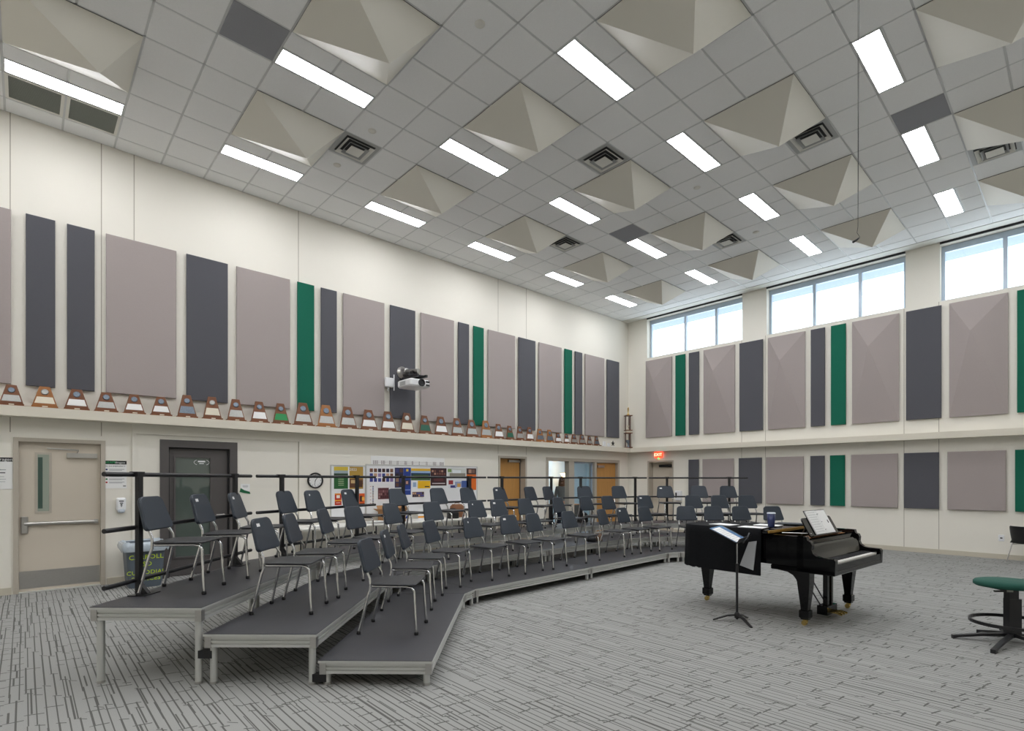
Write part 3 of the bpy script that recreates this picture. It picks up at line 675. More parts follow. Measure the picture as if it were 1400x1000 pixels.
board('long white notice board covered with posters and photos', pr(385, 1345, 112, 460), .86)
rr = random.Random(3)
def photos(nx, ny, a, b, c, d, cols, gap=.12):
    out = []
    for i in range(nx):
        for j in range(ny):
            w_, h_ = (b-a)/nx, (d-c)/ny
            out.append((a+(i+gap)*w_, a+(i+1-gap)*w_, c+(j+gap)*h_, c+(j+1-gap)*h_, rr.choice(cols)))
    return out
SK = [(70, 44, 40), (120, 84, 64), (190, 150, 120), (40, 36, 60), (60, 70, 140)]
PG = 'posters on the notice boards'
def poster(label, r, base, prints): return sheet('poster', label, 'poster', *pr(*r), cm(base), prints, group=PG, off=.0125, th=.002)
poster('green and yellow poster with landscape photo, nearest the clock', (103, 225, 118, 310), (34, 92, 44), [(0, 1, 0, .17, (206, 180, 60)), (0, 1, .17, .36, (150, 165, 170)), (0, 1, .30, .40, (50, 70, 50))]+[(.3, .7, .5+.08*k, .525+.08*k, (170, 190, 150)) for k in range(5)])
t = poster('gold poster headed with a year beside the green poster', (238, 357, 118, 310), (176, 142, 62), [(.0, .45, .55, .95, (96, 60, 36)), (.55, 1, .55, .8, (120, 84, 44)), (.6, .95, .62, .92, (80, 52, 34)), (.1, .4, .6, .75, (200, 170, 120))])
text('lettering', '2022', .075, M_WHITE, t, LM(.0165, -.07, pr(238, 357, 118, 310)[3]-pr(238, 357, 118, 310)[2]-.06))
poster('red and orange flyer below the green poster', (110, 168, 350, 452), (190, 50, 30), [(0, 1, 0, .1, (230, 150, 40)), (.25, .75, .15, .4, (240, 230, 220)), (0, 1, .55, .66, (230, 160, 40)), (.2, .8, .78, .82, (240, 220, 200))])
poster('orange and black flyer below the gold poster', (322, 370, 350, 452), (210, 90, 30), [(.1, .6, .2, .7, (60, 30, 20)), (.5, .95, .3, .6, (240, 180, 70)), (0, 1, .85, 1, (60, 30, 26))])
poster('white sheet of small portrait photos in rows', (405, 626, 126, 268), (232, 232, 234), photos(6, 3, .02, .98, .02, .9, SK+[(140, 120, 170)]))
poster('white list sheet with column of dark dots', (394, 480, 280, 452), (234, 234, 234), [(.50, .62, .03+.085*k, .085+.085*k, rr.choice(SK)) for k in range(11)]+[(.25, .38, .04+.17*k, .06+.17*k, (190, 90, 90)) for k in range(6)])
poster('white sheet with dark red group photo', (480, 585, 285, 420), (230, 228, 228), [(.05, .95, .12, .85, (92, 50, 54))]+photos(5, 3, .08, .92, .25, .8, [(150, 110, 110), (70, 36, 40), (120, 76, 80)]))
poster('navy collage of dark group photos', (632, 708, 126, 300), (40, 44, 84), photos(2, 4, .05, .95, .03, .97, [(90, 60, 50), (50, 40, 44), (140, 110, 90), (60, 60, 110)]))
poster('tall royal blue poster with round yellow emblem', (709, 772, 126, 362), (36, 62, 140), [(.35, .65, .05, .14, (220, 190, 60)), (.2, .8, .45, .65, (60, 60, 90)), (.3, .6, .5, .6, (200, 150, 130)), (.1, .9, .8, .84, (120, 140, 200))])
poster('landscape poster with yellow band and green field', (774, 941, 134, 236), (70, 100, 60), [(0, 1, 0, .2, (224, 176, 40)), (0, 1, .2, .38, (150, 180, 210)), (0, 1, .38, .62, (30, 60, 90)), (.1, .9, .5, .68, (60, 80, 50))])
poster('white and yellow card below the green field poster', (776, 941, 240, 306), (236, 184, 24), [(0, .33, 0, 1, (226, 230, 236)), (.08, .25, .2, .8, (150, 170, 200)), (.7, .95, .7, .85, (60, 50, 30))])
poster('white sheet with strip of small dark photos', (776, 932, 310, 452), (230, 230, 230), [(.05, .7, .18, .5, (110, 84, 76))]+photos(6, 2, .06, .69, .2, .48, SK))
poster('dark maroon poster with rows of faces', (943, 1082, 130, 282), (58, 30, 34), photos(6, 2, .05, .95, .1, .4, [(170, 130, 110), (60, 34, 36), (110, 70, 60)])+[(.1, .9, .85, .9, (210, 200, 200)), (.2, .8, .5, .75, (90, 44, 46))])
poster('pale poster with grey building photo', (1092, 1254, 130, 218), (206, 210, 206), [(.1, .95, .5, .95, (140, 136, 124)), (.25, .7, .2, .5, (226, 232, 236)), (0, .2, .1, .4, (120, 150, 90))])
poster('white sheet with red and blue event photos', (1096, 1288, 224, 302), (220, 222, 226), [(.02, .22, .15, .6, (150, 50, 56)), (.1, .35, .7, .98, (60, 60, 120)), (.3, .7, .3, .9, (150, 160, 190)), (.6, .95, .2, .95, (66, 90, 150)), (.4, .55, .5, .9, (210, 160, 80))])
poster('orange poster with dark photo at its top', (1256, 1340, 132, 320), (214, 104, 26), [(0, 1, 0, .28, (70, 52, 48)), (.2, .5, .05, .22, (180, 140, 120)), (.55, .85, .05, .22, (120, 90, 80)), (0, .25, .4, 1, (50, 46, 60))])
# long music chart above the boards
r = pr(425, 1066, 32, 110); t = sheet('music_chart', 'long white chart of notation strokes above the boards', 'chart', r[0], r[1], r[2], r[3], M_WHITE, [(.02, .98, .55+.12*k, .562+.12*k, (110, 90, 92)) for k in range(4)]+[(.03+.1*g+.013*s, .034+.1*g+.013*s, .48, .95, (96, 66, 70)) for g in range(10) for s in range((5, 4, 3, 2, 3, 2, 1, 2, 4, 5)[g])], off=.002)

# projector and wireless unit above the ledge
t = thing('projector', 'white projector on silver wall arm above the ledge', 'projector', (XA, 6.05, 3.45))
q = MB(); q.lathe([(.13, .066), (.13, .08), (.09, .095), (.07, .22), (.07, .26)], n=24, M=LM(XA, 6.06, 3.94)); q.build('wall_plate', M_STEEL, t, True)
q = MB(); q.tube([(XA+.26, 6.06, 3.94), (XA+.72, 6.06, 3.88)], .045, 12); q.build('arm', M_STEEL, t, True)
q = MB(); q.box(XA+.28, XA+.88, 5.93, 5.97, 3.735, 3.785); q.box(XA+.28, XA+.88, 6.14, 6.18, 3.735, 3.785); q.box(XA+.40, XA+.62, 5.88, 6.24, 3.785, 3.825); q.box(XA+.48, XA+.60, 6.0, 6.12, 3.82, 3.90); q.box(XA+.25, XA+.36, 5.84, 6.28, 3.70, 3.745); q.build('mount_bracket', M_BLKM, t, True)
q = MB(); q.slab(rrect(XA+.26, XA+.80, 5.82, 6.30, .05), 3.54, 3.70, .03); body = q.build('housing', M_WPL, t, True)
q = MB(); q.lathe([(.075, 0), (.08, .02), (.06, .03), (.05, .01)], n=20, M=LM(XA+.80, 6.08, 3.625)); q.build('lens', M_BLKP, t, True)
q = MB(); q.box(XA+.798, XA+.804, 6.19, 6.28, 3.565, 3.605); q.box(XA+.798, XA+.804, 6.19, 6.28, 3.635, 3.675); q.build('port', M_BLKP, t, True)
q = MB()
for k in range(7): q.box(XA+.38, XA+.60, 5.816, 5.822, 3.58+.013*k, 3.586+.013*k)
q.build('vent_slats', M_VENT, t, True)
t = thing('wireless_unit', 'white wireless box with upright fin beside the projector', 'network device', (XA, 5.72, 3.55))
q = MB(); q.slab(rrect(-.09, .1, -.10, .10, .02), .064, .13, .012, M=LM(XA, 5.72, 3.68)); q.box(XA, XA+.07, 5.66, 5.76, 3.62, 3.74); q.build('housing', M_WPL, t, True)
q = MB(); q.box(XA+.09, XA+.11, 5.83, 5.85, 3.52, 3.86); q.build('fin', M_WPL, t, True)
q = MB(); q.box(XA+.08, XA+.10, 5.70, 5.715, 3.50, 3.60); q.build('cable_cover', M_WPL, t, True)

# outlets and small wall fittings on the window wall
x, z = on_far(1369, 736)
t = thing('wall_outlet', 'white wall outlet below the square taupe panel', 'outlet', (x, YB, z-.06))
q = MB(); q.slab(rrect(-.045, .045, -.065, .065, .01), 0, .008, .003, M=FM(x, YB, z)); q.build('cover_plate', M_WPL, t, True)
q = MB(); q.box(-.018, .018, -.012, .012, .008, .010, M=FM(x, YB, z)); q.build('socket', M_BLACKPR, t, True)
x, z = on_far(929, 678)
t = thing('wall_dispenser', 'white paper dispenser on window wall beside the corner door', 'dispenser', (x, YB, z-.16))
q = MB(); q.slab(rrect(-.10, .10, -.15, .15, .04), 0, .12, .02, M=FM(x, YB, z)); q.build('housing', M_WPL, t, True)
q = MB(); q.box(-.07, -.02, -.06, .09, .12, .1215, M=FM(x, YB, z)); q.build('window_strip', M_BLACKPR, t, True)

# ------------------------------------------------------------------ trash bin
t = thing('trash_bin', 'grey bin with yellow-green lettering and plastic liner beside exit door', 'trash bin', (-9.72, 1.34, 0))
def sq(h_, r): return rrect(-h_, h_, -h_, h_, r)
q = MB(); n = 20; rings = [(.20, 0), (.215, .10), (.245, .60), (.275, .61), (.275, .66), (.255, .66), (.235, .60), (.195, .03)]
vs_ = [(x, y, z) for h_, z in rings for x, y in sq(h_, .06)]
q.add(vs_, [(i*n+k, i*n+(k+1) % n, (i+1)*n+(k+1) % n, (i+1)*n+k) for i in range(len(rings)-1) for k in range(n)]); q.add(vs_[:n], [tuple(range(n-1, -1, -1))]); q.add(vs_[-n:], [tuple(range(n))])
q.build('bin_body', M_GREY, t)
rl = random.Random(5); q = MB(); prof = []
for k, (h_, z) in enumerate(((.225, .50), (.245, .63), (.262, .675), (.285, .672), (.30, .62), (.29, .56))):
    prof.append([(x*(1+rl.uniform(-.03, .03)*(k > 2)), y*(1+rl.uniform(-.03, .03)*(k > 2)), z+rl.uniform(-.02, .02)*(k > 1)) for x, y in sq(h_, .07)])
q.add(sum(prof, []), [(i*n+k, i*n+(k+1) % n, (i+1)*n+(k+1) % n, (i+1)*n+k) for i in range(5) for k in range(n)], True); q.build('bin_liner', M_LINER, t)
for s, z, sz in (('CARROLL', .455, .095), ('ISD', .35, .095), ('CUSTODIAL', .225, .085), ('SERVICES', .13, .085)):
    x = .215+(.245-.215)*(z-.10)/.5
    text('lettering', s, sz, M_YEL, t, Matrix.Translation((x+.004, 0, z)) @ Matrix(((0, .06, 1, 0), (1, 0, 0, 0), (0, 1, 0, 0), (0, 0, 0, 1))), depth=.002)

# ------------------------------------------------------------------ tables with odds and ends along the trophy wall
def ftable(loc, label, L_):
    t = thing('folding_table', label, 'table', loc, group='tables along the trophy wall')
    MB().slab(rrect(-.38, .38, -L_/2, L_/2, .04), .705, .74, .008).build('tabletop', M_STONE, t)
    for s in (-1, 1):
        for c in (-1, 1): MB().tube([(c*.28, s*(L_/2-.25), .705), (c*.30, s*(L_/2-.25), .0)], .014, 8).build('leg', M_BLKM, t)
        MB().tube([(-.29, s*(L_/2-.25), .25), (.29, s*(L_/2-.25), .25)], .01, 8).build('crossbar', M_BLKM, t)
    return t
ftable((-9.72, 4.45, 0), 'white folding table below the clock end of boards', 1.75)
ftable((-9.72, 6.28, 0), 'white folding table below the middle of the long board', 1.75)
ftable((-9.72, 8.02, 0), 'white folding table next to the wooden door', 1.5)
TZ = .741
def paper(label, x, y, a, n, w_=.22, l_=.28, group='loose papers on the tables', z=TZ, name='paper_stack', cat='paper', m=None, loc=None):
    t = thing(name, label, cat, (x, y, z), a, group=group)
    for k in range(n):
        q = MB(); q.box(-w_/2, w_/2, -l_/2, l_/2, k*.004, k*.004+.003, M=Matrix.Rotation(rr.uniform(-.12, .12), 4, 'Z') @ Matrix.Translation((rr.uniform(-.01, .01), 0, 0))); q.build('sheet', m or M_WHITE, t)
    return t
paper('white papers on table end below the clock', -9.55, 3.95, .3, 5); paper('white papers on table below the green poster', -9.6, 4.72, -.2, 4); paper('tall pile of white papers beside the cardboard box', -9.52, 5.12, .1, 12); paper('white papers at the middle of the long table row', -9.55, 6.2, .5, 3)
t = thing('cardboard_box', 'open brown cardboard box with raised flaps on table', 'box', (-9.78, 5.62, TZ), .15)
q = MB(); s, h_ = .20, .20
for a, b, c, d in ((-s, s, -s, -s+.006), (-s, s, s-.006, s), (-s, -s+.006, -s, s), (s-.006, s, -s, s)): q.box(a, b, c, d, 0, h_)
q.box(-s, s, -s, s, 0, .006); q.build('box_body', M_CARD, t)
for k in range(4): MB().box(-s+.01, s-.01, -.14, 0, -.003, .003, M=Matrix.Rotation(k*PI/2, 4, 'Z') @ Matrix.Translation((0, -s, h_)) @ Matrix.Rotation(-.5-.2*k, 4, 'X')).build('flap', M_CARD, t)
t = thing('round_emblem_board', 'round blue emblem leaning behind the table papers', 'sign', (-10.06, 6.05, TZ))
q = MB(); q.cyl((0, 0, .15), (.02, 0, .15), .15, n=28); q.build('disc', M_BLUE, t)
q = MB(); q.lathe([(.11, 0), (.11, .002), (.095, .002), (.095, 0)], n=28, M=LM(.021, 0, .15)); q.build('ring', M_WPL, t)
t = thing('orange_folder', 'white and orange leaflet standing on the table', 'folder', (-10.0, 6.55, TZ))
MB().box(0, .008, -.16, .16, 0, .22).build('cover', M_WHITE, t); MB().box(.008, .0095, -.16, .16, .02, .06).build('orange_band', cm((226, 150, 40)), t)
def bag(loc, label, m, w_=.3, d_=.18, h_=.36, rot=0):
    t = thing('bag', label, 'bag', loc, rot)
    q = MB(); rings = []
    for k, (f_, z) in enumerate(((.86, 0), (1, .06), (1, .55), (.9, .85), (.6, 1))):
        rings.append([(x*f_, y*f_, z*h_) for x, y in rrect(-w_/2, w_/2, -d_/2, d_/2, min(w_, d_)*.35)])
    q.add(sum(rings, []), [(i*20+k, i*20+(k+1) % 20, (i+1)*20+(k+1) % 20, (i+1)*20+k) for i in range(4) for k in range(20)], True); q.add(rings[0], [tuple(range(19, -1, -1))]); q.add(rings[4], [tuple(range(20))])
    q.build('bag_body', m, t); MB().tube([(-.06, 0, h_*.98), (-.05, 0, h_*1.1), (.05, 0, h_*1.1), (.06, 0, h_*.98)], .008, 6).build('handle', m, t); return t
bag((-9.85, 7.35, TZ), 'brown leather bag standing on the table', cm((124, 80, 50)), .34, .2, .3, 1.4)
bag((-9.6, 7.05, TZ), 'black bag lying against the brown bag on table', M_BLKP, .26, .2, .2, 1.2)

# ------------------------------------------------------------------ ledge: plaques and trophies
LX = XA+LEDGE-.10
tag(MB().box(LX-.09, LX+.085, -2.2, 12.55, LZ1, LZ1+.006).build('shelf_board', M_WOODL), 'thin brown board under the award plaques on the ledge', 'shelf board')
TR = [(-1.5,32.4,521,549.5,'s'),(43.5,78.6,525.5,554.6,'i'),(88,121.5,528.5,557,'w'),(129.6,160.5,532.4,559.4,'s'),(169,198,536.3,563,'w'),(206.4,234,540,566,'w'),(242.4,269,538,569,'p'),(277.5,303,540,571,'i'),(310.5,335,543,573,'s'),
      (343,366.6,546,575,'w'),(373,395.4,549,577.4,'g'),(401.6,428,548,579.5,'s'),(433.8,458.9,551.4,582,'s'),(464,488,554,584.3,'s'),(493,516.4,557.6,585.7,'w'),(520.6,541.8,560,587.7,'w'),(547,566.8,562.4,589.8,'i'),(572.7,589.8,565,590.5,'d'),
      (594,613,567,592.5,'w'),(617,634,569.6,594.6,'s'),(637,654,572,596,'s'),(657,673,573,597.3,'s'),(675.5,689,577.8,598.7,'w'),(692,703,580,599.4,'d'),(705.7,716.6,581,600.4,'s'),(719.4,730,581.6,601,'w'),(733,744.4,584,602,'p'),
      (746.8,757,585,602.8,'p'),(758.8,768,589.8,603.9,'w'),(770.8,778.7,591.5,604.9,'w'),(780.4,789.7,591.9,605.6,'s'),(791.4,801,592.2,606.3,'s'),(802.4,810,594,607,'s'),(812,819.8,594.6,607.6,'p')]
PLM = {'s': (M_SILVER, 'silver'), 'i': (M_IVORYP, 'ivory'), 'w': (M_WHITE, 'white'), 'p': (M_PEWTER, 'blue-grey'), 'g': (M_GREENP, 'bright green'), 'd': (M_DGREENP, 'dark green')}
for k, (u0, u1, v0, v1, c) in enumerate(TR):
    off = LX-XA
    ya, yb = on_left(u0, v1, off)[0], on_left(u1, v1, off)[0]
    dd = LX*FW[0]+(ya+yb)/2*FW[1]; H = (v1-v0)/FPX*dd; W = min(yb-ya, .40)
    wd = M_WOODL if k in (1, 12, 21, 26, 27) else M_WOOD
    t = thing('award_plaque', 'wooden award plaque with %s plate, %s from the tall corner trophy' % (PLM[c][1], nth(len(TR)-k)), 'plaque', (LX, (ya+yb)/2, LZ1+.006), group='award plaques on the ledge')
    b = W/2; tp = b*.42
    MB().box(-.06, .07, -b*1.04, b*1.04, 0, .022).build('base', wd, t)
    B = Matrix.Translation((-.005, 0, .022)) @ Matrix.Rotation(-.12, 4, 'Y') @ Matrix(((0, 0, 1, 0), (1, 0, 0, 0), (0, 1, 0, 0), (0, 0, 0, 1)))
    h_ = H-.022
    MB().slab([(-b, 0), (b, 0), (tp, h_), (-tp, h_)], 0, .022, .004, M=B).build('back_board', wd, t)
    def wdt(f_): return b+(tp-b)*f_
    MB().prism([(-wdt(.10)*.86, h_*.13), (wdt(.10)*.86, h_*.13), (wdt(.48)*.86, h_*.46), (-wdt(.48)*.86, h_*.46)], .022, .026, M=B).build('name_plate', PLM[c][0], t)
    q = MB(); q.lathe([(min(tp*.74, h_*.2), .022), (min(tp*.74, h_*.2), .028), (min(tp*.55, h_*.15), .032)], (0, h_*.72, 0), 18, M=B); q.build('medallion', M_PEWTER if c != 'i' else M_SILVER, t)
    MB().box(.07, .072, -b*.22, b*.22, .004, .018).build('tag', M_IVORYP, t)
# tall two-tier trophy in the corner
t = thing('tall_trophy', 'tall two-tier column trophy with gold figure in the corner', 'trophy', (XA+.19, YB-.27, LZ1), -.7)
for z, h_ in ((0, .03), (.47, .025), (.56, .025), (1.03, .025)): MB().slab(rrect(-.115, .115, -.115, .115, .01), z, z+h_, .006).build('tier_plate', M_WOOD, t)
MB().box(-.075, .075, -.075, .075, .495, .56).build('tier_block', M_IVORYP, t)
for z0_, z1_ in ((.03, .47), (.585, 1.03)):
    for a in (0, 1, 2):
        x, y = .09*math.cos(a*2*PI/3+.5), .09*math.sin(a*2*PI/3+.5); MB().cyl((x, y, z0_), (x, y, z1_), .017, n=10).build('column', cm((70, 36, 26), .3), t)
MB().lathe([(.06, .03), (.06, .04), (.02, .08), (.02, .14), (.07, .20), (.075, .26)], n=14).build('inner_cup', M_PEWTER, t)
MB().lathe([(.03, .585), (.03, .60), (.012, .66), (.035, .72)], n=12).build('inner_figure', M_IVORYP, t)
q = MB(); q.lathe([(.045, 1.055), (.04, 1.09), (.015, 1.12), (.02, 1.20), (.03, 1.26)], n=12)
for s in (-1, 1): q.tube([(0, 0, 1.18), (s*.03, 0, 1.24), (s*.045, 0, 1.31)], .009, 6)
q.ball((0, 0, 1.285), .022, 10); q.build('gold_figure', M_BRASS, t)
# small star ornament
yy = on_left(838, 601, .18)[0]
t = thing('star_ornament', 'small dark star ornament on white stand near corner trophy', 'ornament', (XA+.18, yy, LZ1))
MB().slab(rrect(-.05, .05, -.09, .09, .02), 0, .02, .004).build('stand', M_WPL, t)
MB().prism([((.09 if k % 2 == 0 else .036)*math.sin(k*PI/5), (.09 if k % 2 == 0 else .036)*math.cos(k*PI/5)) for k in range(10)], -.008, .008, M=LM(0, 0, .115)).build('star', M_BLKP, t)
for k, (u, w_) in enumerate(((826, .12), (832, .10))):
    yy = on_left(u, 601, .18)[0]
    o = MB().slab(rrect(-.03, .03, -w_/2, w_/2, .02), 0, .16-.04*k, .01).build('white_ornament', M_WPL); o.location = (XA+.18, yy, LZ1); tag(o, ['larger white ornament on ledge after the last plaque', 'smaller white ornament on ledge beside the dark star'][k], 'ornament', 'white ornaments on the ledge')

# ------------------------------------------------------------------ risers
def dirv(a): a = math.radians(a); return Vector((math.sin(a), math.cos(a)))
def nrm(a): a = math.radians(a); return Vector((-math.cos(a), math.sin(a)))
TH = (.8, 45.6, 90.4); RW = .9; RL = 2.44
A_ = Vector((-.611, 4.096)); B_ = A_+RL*dirv(TH[0]); C_ = B_+.29*dirv(23.2); S_ = C_+RL*dirv(TH[1]); E_ = S_+RL*dirv(TH[1]); G_ = E_+.29*dirv(68); H_ = G_+RL*dirv(TH[2])
SEG = [(A_, B_, TH[0], TH[0]), (B_, C_, TH[0], TH[1]), (C_, S_, TH[1], TH[1]), (S_, E_, TH[1], TH[1]), (E_, G_, TH[1], TH[2]), (G_, H_, TH[2], TH[2])]
RZ = (.203, .406, .61)
ROWN = ('lowest', 'middle', 'top')
SEGN = ('end section nearest the dark glazed door', 'wedge section next to the door-end section', 'straight section facing the poster boards', 'straight section facing the wooden door', 'wedge section before the far end', 'far end section behind the piano')
RAILP = [(0, -.022), (0, -.043), (-.012, -.047), (-.012, -.055), (0, -.059), (0, -.071), (-.012, -.075), (-.012, -.083), (0, -.087), (0, -.108), (-.03, -.108), (-.03, -.022)]
for row in range(3):
    for si, (p, q_, a0, a1) in enumerate(SEG):
        o0, o1 = row*RW+.004, (row+1)*RW-.006
        poly = [p+nrm(a0)*o0, q_+nrm(a1)*o0, q_+nrm(a1)*o1, p+nrm(a0)*o1]
        W = [Vector(rd(*v)) for v in poly]; c = sum(W, Vector((0, 0)))/4; z = RZ[row]
        t = thing('riser_platform', '%s riser, %s' % (ROWN[row], SEGN[si]), 'riser', (c.x, c.y, 0), group='riser platforms')
        Lp = [v-c for v in W]
        def inset(P, d):
            out = []
            for i in range(4):
                e1 = (P[i]-P[i-1]).normalized(); e2 = (P[(i+1) % 4]-P[i]).normalized(); n1, n2 = Vector((-e1.y, e1.x)), Vector((-e2.y, e2.x)); k = n1+n2
                out.append(P[i]+k*(d/(k.length_squared/2)))
            return out
        area = sum(Lp[i].x*Lp[(i+1) % 4].y-Lp[(i+1) % 4].x*Lp[i].y for i in range(4))
        if area < 0: Lp = Lp[::-1]; fl = True
        else: fl = False
        MB().prism([tuple(v) for v in inset(Lp, .004)], z-.005, z, ).build('deck', M_DECK, t)
        MB().prism([tuple(v) for v in Lp], z-.022, z-.005).build('deck_trim', M_ALU, t)
        R = inset(Lp, .012)
        for i in range(4):
            a, b = R[i], R[(i+1) % 4]; e = (b-a).normalized(); n_ = Vector((e.y, -e.x)); m = MB(); k = len(RAILP)
            ends = [a+e*.03, b-e*.03]
            if (b-a).length < .12: continue
            m.add([(w0.x+n_.x*x, w0.y+n_.y*x, z+zz) for w0 in ends for x, zz in RAILP], [(j, k+j, k+(j+1) % k, (j+1) % k) for j in range(k)]+[tuple(range(k)), tuple(range(2*k-1, k-1, -1))]); m.build('side_rail', M_ALU, t)
        Lg = inset(Lp, .055 if si not in (1, 4) or row else .05)
        for i in range(4):
            v = Lg[i]
            lg = MB().cyl((v.x, v.y, 0.004), (v.x, v.y, z-.03), .027, n=16).build('leg', M_ALU, t)
            MB().cyl((v.x, v.y, 0), (v.x, v.y, .02), .030, n=16).build('foot', M_STEEL, lg)
            k = R[i]; e1 = (R[i-1]-k).normalized(); e2 = (R[(i+1) % 4]-k).normalized()
            m = MB(); m.prism([tuple(k-(e1+e2)*.004), tuple(k-(e1+e2)*.004+e1*.05), tuple(k-(e1+e2)*.004+e1*.05+e2*.05), tuple(k-(e1+e2)*.004+e2*.05)], z-.112, z-.022); m.build('corner_bracket', M_STEEL, t)
        # black clamps that tie the legs of neighbouring platforms
        front = [Lg[3], Lg[2]] if fl else [Lg[0], Lg[1]]
        if si < 5:
            v = front[1] if True else front[0]; dd = Vector(rd(*dirv(a1)))
            m = MB(); m.box(-.02, .075, -.022, .022, -.035, .035, M=Matrix.Translation((v.x, v.y, .055)) @ Matrix.Rotation(math.atan2(dd.y, dd.x), 4, 'Z')); m.build('clamp', M_BLKP, t)
        if row and si == 0:
            v = front[0]; dd = Vector(rd(*(-nrm(a0))))
            m = MB(); m.box(.01, .12, -.03, .03, -.03, .03, M=Matrix.Translation((v.x, v.y, .055 if row == 1 else .235)) @ Matrix.Rotation(math.atan2(dd.y, dd.x), 4, 'Z')); m.build('clamp', M_BLKP, t)

# ------------------------------------------------------------------ chairs
def chair_proto():
    t = thing('music_chair', '', 'chair')
    o = rrect(-.215, .215, -.19, .235, .045); o = [(x*(1+.05*(y/.235)), y) for x, y in o]
    m = MB(); m.slab(o, .442, .460, .006); m.build('seat', M_SEAT, t)
    m = MB(); m.tube([(-.18, .12, .434), (.18, .12, .434)], .010, 8); m.tube([(-.18, -.12, .434), (.18, -.12, .434)], .010, 8); m.build('seat_frame', M_BLKM, t)
    bo = []
    for cx_, cy_, r_, a0 in ((.188-.07, .305-.07, .07, 0), (-.188+.07, .305-.07, .07, PI/2), (-.222+.035, .035, .035, PI), (.222-.035, .035, .035, 1.5*PI)):
        bo += [(cx_+r_*math.cos(a0+k*PI/12), cy_+r_*math.sin(a0+k*PI/12)) for k in range(7)]
    Bm = Matrix.Translation((0, -.205, .558)) @ Matrix.Rotation(math.radians(17), 4, 'X') @ Matrix(((1, 0, 0, 0), (0, 0, -1, 0), (0, 1, 0, 0), (0, 0, 0, 1)))
    m = MB(); m.slab(bo, 0, .034, .008, M=Bm, smooth=False); m.build('backrest', M_BACK, t)
    for s in (-1, 1):
        m = MB(); m.tube([(s*.16, -.265, .68), (s*.165, -.225, .555), (s*.178, -.196, .50), (s*.183, -.19, .44)], [.011, .012, .012, .0125], 8); m.build('back_support', M_CHROME, t)
        m = MB(); m.tube([(s*.183, -.19, .45), (s*.184, -.192, .40), (s*.188, -.205, .36), (s*.208, -.285, .02)], .0125, 8); lg = m.build('leg', M_CHROME, t)
        m = MB(); m.lathe([(.016, 0), (.019, .004), (.019, .022), (.014, .03)], (s*.209, -.288, 0), 10); m.build('glide', M_BLKP, lg)
        m = MB(); m.tube([(s*.186, -.17, .431), (s*.190, .15, .431), (s*.194, .195, .422), (s*.196, .218, .392), (s*.209, .238, .02)], .0125, 8); lg = m.build('leg', M_CHROME, t)
        m = MB(); m.lathe([(.016, 0), (.019, .004), (.019, .022), (.014, .03)], (s*.209, .239, 0), 10); m.build('glide', M_BLKP, lg)
    return t, Bm
CH, CBM = chair_proto()
stk = MB().box(.075, .135, .225, .255, -.0015, -.0003, M=CBM).mesh('sticker', M_WHITE)
dot = MB().cyl((.1, .235, -.0015), (.1, .235, -.0002), .014, n=12, M=CBM).mesh('sticker', M_WHITE)
ROWS = {
 2: ([(-2.932,4.768,-7.2),(-2.922,5.488,-9.2),(-2.912,6.168,-11.2),(-2.725,6.991,5.2),(-2.536,7.432,11.2),(-2.245,8.112,11.2),(-1.711,8.841,31.6),(-1.111,9.429,33.6),(-.625,9.904,35.6),(-.025,10.492,35.6),(.604,11.108,35.6),(1.018,11.514,33.6),(1.815,12.052,60),(2.668,12.396,62),(3.758,12.652,84.4),(4.537,12.647,92.4),(5.277,12.642,86.4)],
     {2: 's', 3: 's', 5: 'd', 6: 's', 10: 's', 15: 's'}),
 1: ([(-2.03,4.916,-1.2),(-2.021,5.536,-7.2),(-2.008,6.456,-3.2),(-1.833,6.96,15.2),(-1.518,7.695,21.2),(-1.034,8.244,33.6),(-.391,8.874,37.6),(-.034,9.223,39.6),(.452,9.699,41.6),(1.138,10.371,35.6),(1.752,10.973,45.6),(2.265,11.336,50),(3.099,11.673,64),(4.163,11.749,78.4),(4.743,11.745,80.4),(5.343,11.741,86.4)],
     {1: 's', 7: 'd', 8: 's', 13: 's'}),
 0: ([(-1.092,5.0,3),(-1.116,5.883,-3.2),(-1.083,6.598,-.8),(-.847,7.15,15.2),(-.358,7.647,33.6),(.157,8.151,41.6),(.571,8.557,35.6),(1.2,9.172,41.6),(1.943,9.9,31.6),(2.4,10.348,41.6),(2.9,10.695,50),(3.669,10.853,86.4),(4.249,10.849,84.4),(4.849,10.844,78.4),(5.489,10.84,84.4)],
     {2: 's', 5: 'd', 6: 's', 10: 's'})}
first = True
for row in (2, 1, 0):
    for k, (r, d, th) in enumerate(ROWS[row][0]):
        o = CH if first else None
        if o is None:
            o = CH.copy(); COL.objects.link(o)
            for ch in CH.children:
                if ch.name.startswith('sticker'): continue
                c = ch.copy(); COL.objects.link(c); c.parent = o
                for g in ch.children:
                    e = g.copy(); COL.objects.link(e); e.parent = c
        first = False
        f_ = -nrm(th); fx, fy = rd(f_.x, f_.y); x, y = rd(r, d)
        o.location = (x, y, RZ[row]); o.rotation_euler = (0, 0, math.atan2(-fx, fy))
        lab = ROWS[row][1].get(k+1)
        tag(o, 'black chair%s on %s riser, %s from the dark glazed door end' % (' with white sticker' if lab == 's' else (' with white dot' if lab else ''), ROWN[row], nth(k+1)), 'chair', 'music chairs on the risers')
        if lab:
            s = bpy.data.objects.new('sticker', stk if lab == 's' else dot); COL.objects.link(s); s.parent = o; s['label'] = 'white sticker'

